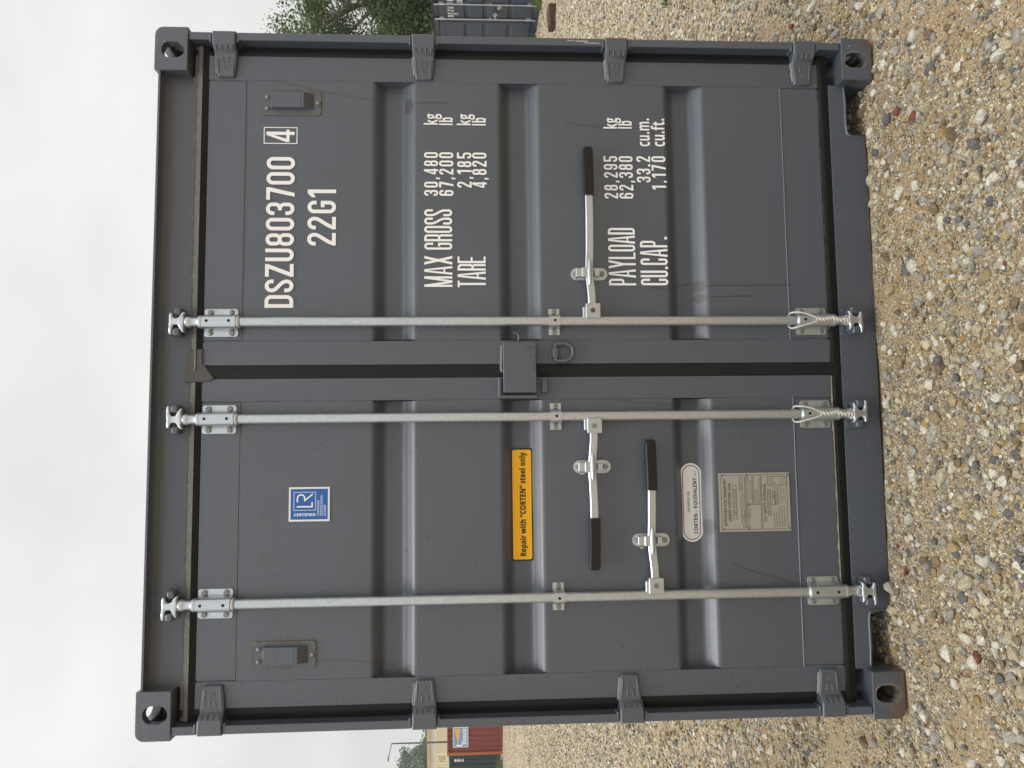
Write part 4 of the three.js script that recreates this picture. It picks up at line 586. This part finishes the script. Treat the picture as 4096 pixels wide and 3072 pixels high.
{
  const R = rng(2024), list = [], K = 170000, foot = V3(CAM.x, 0, CAM.z);
  const inside = (x, z) => Math.abs(x) < 1.235 && z < 0.012 && z > -6.1;
  const add = (r, th, dmin) => {
    const x = foot.x + r * Math.sin(th), z = foot.z - r * Math.cos(th);
    let d = dmin * Math.pow(1 - R(), -1 / 2.5); if (d > 0.05) d = 0.01 + R() * 0.03;
    const pocket = Math.abs(x) > 0.87 && Math.abs(x) < 1.05 && z < 0.02 && z > -0.42;
    if (inside(x, z) && !pocket && !(z > -0.048 && Math.abs(x) < 1.05)) return;
    if (!pocket && z < 0.012 && z > -0.05 && Math.abs(x) < 1.05 && d > 0.03) return;
    const patch = fbm(x * 1.3, 21, z * 1.3, 3) + 0.35 * fbm(x * 5, 4, z * 5, 2);
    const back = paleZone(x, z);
    if (r < 12 && R() > 0.76 + patch * 1.25 + back && d < 0.03) return;
    list.push({ x, z, d, r });
  };
  for (let i = 0, n = K * 1.9 * Math.log(5); i < n; i++) add(Math.exp(R() * Math.log(5)), (R() - 0.5) * 1.9 + 0.02, 0);
  const near = list.splice(0); for (const s of near) { s.d = Math.max(0.0042, 0.0017 * s.r) * Math.pow(1 - R(), -1 / 2.5); if (s.d > 0.05) s.d = 0.01 + R() * 0.03; if (!(Math.abs(s.x) < 0.87 && s.z < -0.045 + s.d * 0.75)) list.push(s); }
  for (let i = 0, n = K * 0.45 * 1.56 * Math.log(9); i < n; i++) { const r = 5 * Math.exp(R() * Math.log(9)); add(r, (R() - 0.5) * 1.56 + 0.02, 0.0019 * r); }
  // a few fragments that stand out in the photograph
  const extra = [[-0.70, 0.10, 0.034, 8, 2.6], [-0.625, 0.06, 0.026, 8, 1.2], [-0.11, 0.025, 0.024, 8, 1.1], [0.55, 0.62, 0.02, 8, 1.2], [0.05, 0.5, 0.05, 0, 1.2], [-0.35, 0.36, 0.045, 1, 1.3], [0.42, 0.38, 0.05, 0, 1.2], [0.62, 0.44, 0.045, 2, 1.3], [0.78, 0.3, 0.05, 7, 1.2], [0.2, 0.55, 0.055, 4, 1.2], [-0.92, 0.30, 0.05, 1, 1.5], [-1.02, 0.62, 0.05, 2, 1.2], [0.92, 0.36, 0.045, 3, 1.4], [0.3, 0.2, 0.05, 3, 1.5], [-0.02, 0.33, 0.042, 3, 1.3], [0.12, 0.12, 0.045, 1, 1.2]];
  for (const [x, z, d0, p, st] of extra) list.push({ x, z, d: d0 * 0.82, r: Math.hypot(x - foot.x, z - foot.z), p, st });
  camera.updateMatrixWorld(); const inv = camera.matrixWorld.clone().invert(), ty = Math.tan(camera.fov * Math.PI / 360);
  for (const s of list) {
    s.y = groundY(s.x, s.z); const q = V3(s.x, s.y, s.z).applyMatrix4(inv), vis = q.z < 0 && Math.abs(q.y / -q.z) < ty && Math.abs(q.x / -q.z) < ty * 4 / 3;
    s.hidden = !vis || (s.z < -0.05 && s.x < 1.225 + (s.z * -0.5) && s.x > -1.225 + s.z * 0.36);
    s.size = s.hidden ? 0 : s.d / -q.z;
  }
  list.sort((a, b) => b.size - a.size);
  const M = new THREE.Matrix4(), Q = new THREE.Quaternion(), E3 = new THREE.Euler(), Sc = V3(), P = V3(), C = new THREE.Color(), mats = new Map();
  const place = s => {
    const flat_ = 0.6 + R() * 0.45, ax = s.st ?? (0.7 + R() * 0.6), h = s.d / 2;
    E3.set((R() - 0.5) * 0.9, R() * 6.283, (R() - 0.5) * 0.9); Q.setFromEuler(E3); Sc.set(h * ax, h * flat_, h); P.set(s.x, s.y + h * flat_ * (0.0 + R() * 0.55), s.z); M.compose(P, Q, Sc);
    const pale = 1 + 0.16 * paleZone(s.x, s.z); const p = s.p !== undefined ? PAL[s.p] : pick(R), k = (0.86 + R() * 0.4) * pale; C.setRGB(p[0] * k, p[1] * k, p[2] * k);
  };
  const tops = list.slice(0, 300), rest = list.slice(300);
  for (const s of tops) {
    place(s); const key = `${PAL.indexOf(PAL.find(p => Math.abs(p[0] / p[2] - C.r / C.b) < 1e-6)) % 9}_${(R() * 3) | 0}`; if (!mats.has(key)) mats.set(key, new THREE.MeshStandardMaterial({ map: stoneTex, color: C.clone(), roughness: 0.88 }));
    const m = sh(new THREE.Mesh(stoneGeos[(R() * 6) | 0], mats.get(key))); m.name = 'stone'; m.position.copy(P); m.quaternion.copy(Q); m.scale.copy(Sc); ground.add(m);
  }
  const per = stoneGeos.map(() => []); for (const s of rest) per[(R() * 6) | 0].push(s);
  const grav = new THREE.Group(); grav.name = 'gravel'; grav.userData = { kind: 'stuff', label: 'loose mixed gravel of cream, grey and tan stones' }; ground.add(grav);
  const sm = new THREE.MeshStandardMaterial({ map: stoneTex, roughness: 0.9 });
  per.forEach((l, k) => { const im = sh(new THREE.InstancedMesh(stoneGeos[k], sm, l.length)); im.name = 'gravel_stones'; im.userData.kind = 'stuff'; l.forEach((s, i) => { place(s); im.setMatrixAt(i, M); im.setColorAt(i, C); }); grav.add(im); });
  console.log('stones', list.length);
}
// ================= BACKGROUND =================
const paintOf = (rgb, rough = 0.6) => new THREE.MeshStandardMaterial({ color: new THREE.Color().setRGB(...rgb), roughness: rough });
// same kind of container, doors towards the lane
{
  const paint = new THREE.MeshPhysicalMaterial({ color: 'rgb(46,57,71)', roughness: 0.5, ior: 1.55 }), paintPlain = paint;
  const o = thing('shipping_container', 'dark blue-grey shipping container under the tree with lock rods on its doors', 'container', [10.14, groundY(10.5, -15.5) + 0.005, -15.42]);
  o.rotation.y = -Math.PI / 2;
  castings(o, paint); frame(o, paint, false); body(o, paintPlain, 6.058); hinges(o, paint, false); const dd = doors(o, paint, false);
  for (const [x, f] of [[0.168, 1], [0.7885, -1], [-0.7885, 1]]) lockRod(o, x, f, false, paint);
  handle(o, 0.168, 1, 1.0615, 0.5, 0, 0.1735); handle(o, 0.7885, -1, 0.98, 0.3, 0, 0.15);
  part(o, 'gasket', uvRun(profileY([[0.019, -0.1], [0.019, -0.046], [-0.027, -0.046], [-0.027, -0.1]], 0.165, 2.43)), rubber);
  for (const s of [1, -1]) part(o, 'gasket', uvRun(profileY([[s * 1.1385, -0.1], [s * 1.1385, -0.047], [s * 1.172, -0.055], [s * 1.172, -0.1]], 0.15, 2.46)), rubber);
  for (const [y0, y1] of [[0.148, 0.188], [2.417, 2.455]]) part(o, 'gasket', uvRun(box(-1.17, 1.17, y0, y1, -0.1, -0.05)), rubber);
  for (const y of [2.18, 1.52, 1.02, 0.42]) part(o, 'seal_tab', box(-0.05, 0.03, y - 0.045, y + 0.045, zd - 0.002, zd + 0.012, 0.004), paint);
  part(o, 'ventilator', box(0.33, 0.42, 1.95, 2.17, zd - 0.002, zd + 0.02, 0.006), paintOf([0.3, 0.29, 0.26]));
  const c = letterSheet([{ s: 'DSZU 18', x: 0.2208, x2: 0.94, y: 2.2068, h: 0.14, w: 0.44, t: 0.135 }, { s: '22G1', x: 0.72, x2: 0.99, y: 1.98, h: 0.13, w: 0.44, t: 0.135 }], 0.2, 1.0, 1.84, 2.24, 800);
  decal(dd[1], 'lettering', c, 0.2, 1.0, 1.84, 2.24, zd + 0.003);
}
// plain containers farther off; built about their front, doors or blind end towards +z
function farContainer(label, mat, postMat, x, z, w, h, len, front, yb, group) {
  const o = thing('shipping_container', label, 'container', [x, yb, z], group);
  const A = w / 2;
  for (const sx of [-1, 1]) { part(o, 'corner_post', box(sx > 0 ? A - 0.13 : -A, sx > 0 ? A : -A + 0.13, 0.118, h - 0.118, -0.16, -0.006, 0.01), postMat); for (const y of [0, h - 0.118]) for (const zz of [0, -len + 0.17]) part(o, 'corner_casting', box(sx > 0 ? A - 0.162 : -A - 0.004, sx > 0 ? A + 0.004 : -A + 0.162, y, y + 0.117, zz - 0.178, zz, 0.015), postMat); }
  part(o, 'header', box(-A + 0.16, A - 0.16, h - 0.13, h - 0.012, -0.2, -0.03, 0.008), mat);
  part(o, 'sill', box(-A + 0.16, A - 0.16, 0.02, 0.145, -0.2, -0.03, 0.008), mat);
  part(o, 'roof', box(-A + 0.02, A - 0.02, h - 0.05, h - 0.015, -len + 0.02, -0.2), mat);
  part(o, 'floor', box(-A + 0.02, A - 0.02, 0.1, 0.15, -len + 0.02, -0.2), mat);
  part(o, 'rear_wall', box(-A + 0.02, A - 0.02, 0.03, h - 0.02, -len, -len + 0.05), mat);
  for (const s of [1, -1]) { const p = [[s * (A - 0.05), -0.16]], st = 0.28; let zz = -0.16; for (; zz - st > -len + 0.16; zz -= st) p.push([s * (A - 0.05), zz - 0.07], [s * (A - 0.014), zz - 0.138], [s * (A - 0.014), zz - 0.21], [s * (A - 0.05), zz - st]); p.push([s * (A - 0.05), -len + 0.05]); part(o, 'side_wall', profileY([...p, ...[...p].reverse().map(q => [q[0] - s * 0.004, q[1]])], 0.12, h - 0.03, 0.3), mat); }
  if (front.ribs) { const p = [[-A + 0.13, -0.09]], st = (w - 0.26) / front.ribs; for (let i = 0; i < front.ribs; i++) { const a = -A + 0.13 + i * st; p.push([a + st * 0.2, -0.09], [a + st * 0.42, -0.05], [a + st * 0.78, -0.05], [a + st, -0.09]); } part(o, 'end_wall', profileY([...p, ...[...p].reverse().map(q => [q[0], q[1] - 0.004])], 0.145, h - 0.13, 0.3), mat); }
  else { for (const sx of [-1, 1]) { const x0 = sx > 0 ? 0.02 : -A + 0.13, x1 = sx > 0 ? A - 0.13 : -0.02, d = part(o, 'door', box(x0, x1, 0.15, h - 0.135, -0.11, -0.05, 0.006), mat); for (const y of [0.7, 1.3, 1.9]) part(d, 'pressed_rib', box(x0 + 0.1, x1 - 0.1, y - 0.07, y + 0.07, -0.052, -0.036, 0.007), mat); for (const k of [0.28, 0.78]) part(d, 'lock_rod', cyl(0.022, 0.022, h - 0.3, 10).translate(x0 + (x1 - x0) * k, h / 2, -0.03), front.rod ?? galv); if (front.text) decal(d, 'lettering', front.text, x0 + 0.25, x1 - 0.12, h - 1.15, h - 0.4, -0.0335); } }
  return o;
}
{
  const redMat = (() => { const R = rng(8), [c, g] = canvas(512, 512); g.fillStyle = 'rgb(122,62,51)'; g.fillRect(0, 0, 512, 512); for (let i = 0; i < 2400; i++) { const v = R(); g.fillStyle = v < 0.5 ? 'rgba(150,80,66,0.12)' : v < 0.85 ? 'rgba(112,50,40,0.14)' : 'rgba(96,50,30,0.25)'; g.fillRect(R() * 512, R() * 512, 1 + R() * 5, 3 + R() * 40); } return new THREE.MeshStandardMaterial({ map: rep(ctex(c)), roughness: 0.65 }); })();
  const rust = paintOf([0.36, 0.12, 0.04], 0.8), g0 = groundY(-13.3, -35);
  const red = farContainer('rust red shipping container with ribbed end and a blue and yellow sign', redMat, rust, -13.27, -34.7, 2.438, 2.62, 6.06, { ribs: 9 }, g0, undefined);
  for (let i = 0; i < 8; i++) part(red, 'rail_slot', box(-1.02 + i * 0.28, -0.9 + i * 0.28, 2.515, 2.545, -0.03, -0.026), blackPlastic);
  const [c, g] = canvas(480, 400);
  g.fillStyle = '#dfe3e6'; g.fillRect(0, 0, 480, 400); g.fillStyle = '#8099b8'; g.fillRect(16, 16, 448, 368); { const R = rng(9); for (let i = 0; i < 700; i++) { g.fillStyle = R() < 0.5 ? 'rgba(150,172,200,0.4)' : 'rgba(84,116,160,0.4)'; g.fillRect(6 + R() * 300, 16 + R() * 360, 3 + R() * 14, 2 + R() * 8); } }
  g.fillStyle = '#e6b04a'; g.beginPath(); g.moveTo(70, 130); g.lineTo(440, 40); g.lineTo(440, 190); g.closePath(); g.fill();
  g.fillStyle = '#f4f5f4'; g.beginPath(); g.moveTo(34, 60); g.lineTo(66, 110); g.lineTo(56, 250); g.lineTo(24, 250); g.closePath(); g.fill();
  g.font = 'bold 150px serif'; g.save(); g.translate(60, 352); g.scale(392 / g.measureText('Bianon').width, 1.15); g.fillText('Bianon', 0, 0); g.restore();
  const wm = paintOf([0.75, 0.75, 0.74]); part(red, 'sign_board', box(-0.86, 0.05, 1.62, 2.34, -0.05, -0.03), [wm, wm, wm, wm, new THREE.MeshStandardMaterial({ map: ctex(c), roughness: 0.6 }), wm], 'blue and yellow sign with white lettering');
  const navy = paintOf([0.03, 0.041, 0.053], 0.5);
  const dk = farContainer('dark navy ribbed shipping container standing beside the rust red one', navy, navy, -16.85, -37.6, 2.438, 2.59, 6.06, { ribs: 8 }, groundY(-16.5, -37), undefined);
  const t = letterSheet([{ s: 'NNGO', x: 0.02, x2: 0.48, y: 0.16, h: 0.14, w: 0.6, t: 0.2 }], 0, 0.5, 0, 0.18, 500);
  part(dk, 'lettering', new THREE.PlaneGeometry(0.5, 0.18).rotateZ(-Math.PI / 2).translate(1.02, 2.08, -0.0462), new THREE.MeshStandardMaterial({ map: ctex(t), transparent: true, roughness: 0.5 }));
  const cream = paintOf([0.74, 0.68, 0.46], 0.6), creamRod = paintOf([0.5, 0.46, 0.34], 0.6);
  const [tc, tg] = canvas(256, 256); tg.fillStyle = 'rgba(70,62,40,0.9)'; { const R = rng(12); for (let y = 14; y < 240; y += 34) { let x = 10; while (x < 220) { const w = 14 + R() * 20; if (R() < 0.75) tg.fillRect(x, y, w, 18); x += w + 8; } } }
  const gA = groundY(-35, -96) + 0.05, gB = groundY(-33, -80);
  farContainer('cream shipping container stacked on another one, door end out, nearer the warehouse', cream, cream, -35.2, -96, 2.438, 2.896, 12.2, { text: tc, rod: creamRod }, gA + 2.9, 'cream containers stacked in twos');
  farContainer('cream shipping container at the bottom of the stack nearer the warehouse', cream, cream, -35.2, -96, 2.438, 2.896, 12.2, { text: tc, rod: creamRod }, gA, 'cream containers stacked in twos');
  farContainer('cream shipping container on top of the stack behind the dark navy container', cream, cream, -32.85, -80.6, 2.438, 2.591, 12.2, { text: tc, rod: creamRod }, gB + 2.595, 'cream containers stacked in twos');
  farContainer('cream shipping container at the bottom of the stack behind the dark navy container', cream, cream, -32.85, -80.6, 2.438, 2.591, 12.2, { text: tc, rod: creamRod }, gB, 'cream containers stacked in twos');
  // warehouse
  const wh = thing('warehouse', 'long pale warehouse with an ochre roof edge behind the cream containers', 'building', [-58, groundY(-50, -140) - 0.2, -143]);
  part(wh, 'wall', box(-26, 17, 0, 9.2, -24, 0), paintOf([0.66, 0.65, 0.58], 0.7)); part(wh, 'fascia', box(-26.3, 17.3, 9.2, 9.62, -24.3, 0.3), paintOf([0.55, 0.36, 0.12], 0.6), 'ochre roof edge'); part(wh, 'roof', box(-26, 17, 9.62, 9.7, -24, 0), paintOf([0.5, 0.5, 0.48], 0.7));
  for (let i = 0; i < 5; i++) part(wh, 'roller_door', box(-22 + i * 8, -18 + i * 8, 0, 4.4, 0, 0.06), paintOf([0.5, 0.5, 0.46], 0.6));
  // lamp post
  const lp = thing('lamp_post', 'tall thin grey lamp post with one bent arm', 'lamp post', [-24.75, groundY(-24.7, -64.7) - 0.1, -64.7]), pm = paintOf([0.09, 0.095, 0.1], 0.5), H = 8.35 - lp.position.y;
  part(lp, 'pole', cyl(0.055, 0.1, H, 12).translate(0, H / 2, 0), pm); part(lp, 'arm', tube([[0, H - 0.02, 0], [-0.3, H + 0.07, 0], [-0.7, H + 0.16, 0], [-1.1, H + 0.26, 0]], 0.035, 20, 8), pm); part(lp, 'lamp_head', box(-1.42, -1.05, H + 0.22, H + 0.32, -0.1, 0.1, 0.03), pm);
}
// ---- trees ----
const barkMat = new THREE.MeshStandardMaterial({ color: new THREE.Color().setRGB(0.20, 0.165, 0.125), roughness: 0.95 });
function tree(label, x, z, h, cr, low, leaves, size, seed, tint, group) {
  const R = rng(seed), o = thing('tree', label, 'tree', [x, groundY(x, z) - 0.05, z], group), limbs = [], tips = [];
  const lean = (R() - 0.5) * 0.6, trunkTop = [lean, h * 0.72, (R() - 0.5) * 0.6];
  const taper = (pts, r0, r1, n, m) => { const g = tube(pts, 1, n, m), c = new THREE.CatmullRomCurve3(pts.map(p => V3(...p))), p = g.attributes.position; for (let i = 0; i <= n; i++) { const q = c.getPointAt(i / n), r = r0 + (r1 - r0) * i / n; for (let j = 0; j <= m; j++) { const k = i * (m + 1) + j; p.setXYZ(k, q.x + (p.getX(k) - q.x) * r, q.y + (p.getY(k) - q.y) * r, q.z + (p.getZ(k) - q.z) * r); } } return g; };
  const tp = [[0, 0, 0], [lean * 0.3, h * 0.25, 0.1], [lean * 0.6, h * 0.5, -0.08], trunkTop], tcv = new THREE.CatmullRomCurve3(tp.map(p => V3(...p)));
  limbs.push(taper(tp, h * 0.024, h * 0.006, 16, 9));
  const nb = 16;
  for (let i = 0; i < nb; i++) {
    const t = 0.22 + 0.78 * i / nb, b = tcv.getPointAt(t), a = i * 2.4 + R(), up = 0.25 + 0.9 * t, reach = cr * (0.65 + R() * 0.5) * (1 - 0.45 * Math.max(0, t - 0.5)), e = [b.x + Math.cos(a) * reach, Math.min(h * 0.97, b.y + reach * up * 0.8), b.z + Math.sin(a) * reach], mid = [(b.x + e[0]) / 2 + (R() - 0.5) * 0.5, (b.y + e[1]) / 2 + (R() - 0.3) * 0.4, (b.z + e[2]) / 2 + (R() - 0.5) * 0.5];
    limbs.push(taper([[b.x, b.y, b.z], mid, e], h * 0.0085, h * 0.002, 10, 6)); tips.push(e, mid);
    for (let k = 0; k < 4; k++) { const f = 0.35 + R() * 0.6, s = [b.x + (e[0] - b.x) * f, b.y + (e[1] - b.y) * f, b.z + (e[2] - b.z) * f], q = [s[0] + (R() - 0.5) * cr * 0.7, s[1] + (R() - 0.25) * cr * 0.55, s[2] + (R() - 0.5) * cr * 0.7]; limbs.push(taper([s, [(s[0] + q[0]) / 2 + (R() - 0.5) * 0.2, (s[1] + q[1]) / 2 + 0.1, (s[2] + q[2]) / 2], q], h * 0.0032, h * 0.001, 6, 5)); tips.push(q); }
  }
  part(o, 'trunk', limbs, barkMat);
  for (let i = 0; i < low; i++) { const a = R() * 6.28, rr = cr * Math.sqrt(R()); tips.push([Math.cos(a) * rr, h * (0.12 + R() * 0.4), Math.sin(a) * rr]); }
  const pos = new Float32Array(leaves * 12), idx = new Uint32Array(leaves * 6), u = V3(), v = V3(), nrm = V3();
  for (let i = 0; i < leaves; i++) {
    const t = tips[(R() * tips.length) | 0], rad = cr * 0.2 * (0.5 + R()), gx = (R() + R() + R() - 1.5) * rad * 1.3, gy = (R() + R() + R() - 1.5) * rad * 0.9, gz = (R() + R() + R() - 1.5) * rad * 1.3, px = t[0] + gx, py = Math.max(h * 0.06, t[1] + gy), pz = t[2] + gz, s = size * (0.6 + R() * 0.8);
    nrm.set(R() - 0.5, R() * 0.8, R() - 0.5).normalize(); u.set(R() - 0.5, R() - 0.5, R() - 0.5).cross(nrm).normalize().multiplyScalar(s); v.crossVectors(nrm, u).multiplyScalar(0.55);
    const c4 = [[-u.x, -u.y, -u.z], [v.x, v.y, v.z], [u.x, u.y, u.z], [-v.x, -v.y, -v.z]];
    for (let j = 0; j < 4; j++) { pos.set([px + c4[j][0], py + c4[j][1], pz + c4[j][2]], i * 12 + j * 3); }
    idx.set([0, 1, 2, 0, 2, 3].map(q => q + i * 4), i * 6);
  }
  const g = new THREE.BufferGeometry(); g.setAttribute('position', new THREE.BufferAttribute(pos, 3)); g.setIndex(new THREE.BufferAttribute(idx, 1)); g.computeVertexNormals();
  part(o, 'crown', g, new THREE.MeshPhysicalMaterial({ color: new THREE.Color().setRGB(...tint), roughness: 0.7, transmission: 0.3, thickness: 0, side: THREE.DoubleSide })).userData.kind = 'stuff';
}
tree('tall dark green tree behind the second grey container', 16.4, -25, 9.2, 3.4, 130, 150000, 0.058, 301, [0.078, 0.128, 0.022], 'trees behind the second grey container');
tree('dense low tree filling in behind the second grey container', 13.6, -29, 7.4, 3.0, 120, 110000, 0.065, 302, [0.056, 0.1, 0.018], 'trees behind the second grey container');
tree('big rounded tree rising over the warehouse beside the lamp post', -69.5, -172, 16.4, 5.6, 90, 60000, 0.3, 303, [0.10, 0.17, 0.05], 'trees beyond the warehouse');
tree('lower tree showing over the warehouse roof past the lamp post', -62.5, -174, 12.8, 4.2, 60, 34000, 0.3, 304, [0.09, 0.155, 0.045], 'trees beyond the warehouse');
tree('small rounded tree at the end of the row over the warehouse', -57.5, -178, 13.4, 3.8, 60, 30000, 0.3, 305, [0.09, 0.15, 0.045], 'trees beyond the warehouse');
// ---- small things on the yard ----
{
  const R = rng(71), wm = (() => { const [c, g] = canvas(256, 256); g.fillStyle = 'rgb(74,50,34)'; g.fillRect(0, 0, 256, 256); for (let i = 0; i < 900; i++) { g.fillStyle = R() < 0.5 ? 'rgba(38,24,16,0.4)' : 'rgba(120,86,58,0.3)'; g.fillRect(R() * 256, R() * 256, 10 + R() * 70, 1 + R() * 3); } return new THREE.MeshStandardMaterial({ map: ctex(c), roughness: 0.9 }); })();
  const g = new RoundedBoxGeometry(0.42, 0.17, 0.3, 6, 0.03), p = g.attributes.position; for (let i = 0; i < p.count; i++) { const n = 0.02 * noise3(p.getX(i) * 9, p.getY(i) * 9, p.getZ(i) * 9); p.setXYZ(i, p.getX(i) + n, p.getY(i) + n * 0.7, p.getZ(i) - n); } g.computeVertexNormals();
  const b = sh(new THREE.Mesh(g, wm)); b.name = numbered('timber_block'); b.position.set(7.8, groundY(7.8, -11.1) + 0.06, -11.1); b.rotation.y = 0.15; b.userData = { label: 'short dark brown timber block lying on the gravel', category: 'timber' }; scene.add(b);
  const grassMat = new THREE.MeshStandardMaterial({ color: new THREE.Color().setRGB(0.11, 0.17, 0.035), roughness: 0.8, side: THREE.DoubleSide });
  const tuft = (x, z, h, n, rad, label) => { const y = groundY(x, z), pos = []; for (let i = 0; i < n; i++) { const a = R() * 6.3, d = rad * Math.sqrt(R()), bx = Math.cos(a) * d, bz = Math.sin(a) * d, hh = h * (0.4 + R() * 0.7), lx = (R() - 0.5) * hh, lz = (R() - 0.5) * hh, w = 0.008 + R() * 0.008, c = Math.cos(a), s = Math.sin(a); pos.push(bx - w * s, -0.01, bz + w * c, bx + w * s, -0.01, bz - w * c, bx + lx, hh, bz + lz); } const g = new THREE.BufferGeometry(); g.setAttribute('position', new THREE.Float32BufferAttribute(pos, 3)); g.computeVertexNormals(); const o = thing('grass_tuft', label, 'grass', [x, y, z], 'grass tufts on the yard'); part(o, 'blades', g, grassMat).userData.kind = 'stuff'; };
  tuft(9.85, -15.95, 0.32, 160, 0.28, 'grass tuft at the foot of the second grey container');
  tuft(10.0, -14.2, 0.3, 90, 0.2, 'grass tuft by the corner of the second grey container');
  tuft(-14.75, -34.1, 0.4, 200, 0.35, 'grass tuft at the corner of the rust red container');
  tuft(3.15, -2.9, 0.035, 60, 0.09, 'tiny grass patch on open gravel');
  // pale root lying on the sand
  const pt = [[-0.62, 0.66], [-0.60, 0.60], [-0.585, 0.565], [-0.60, 0.535], [-0.63, 0.52], [-0.66, 0.50]].map(([x, z]) => [x, groundY(x, z) + 0.004, z]);
  const r = sh(new THREE.Mesh(tube(pt, 0.0022, 40, 6), new THREE.MeshStandardMaterial({ color: 0xcfc6b4, roughness: 0.8 }))); r.name = numbered('dry_root'); r.userData = { label: 'thin pale dry root curled on the sand', category: 'root' }; scene.add(r);
}

renderer.render(scene, camera);
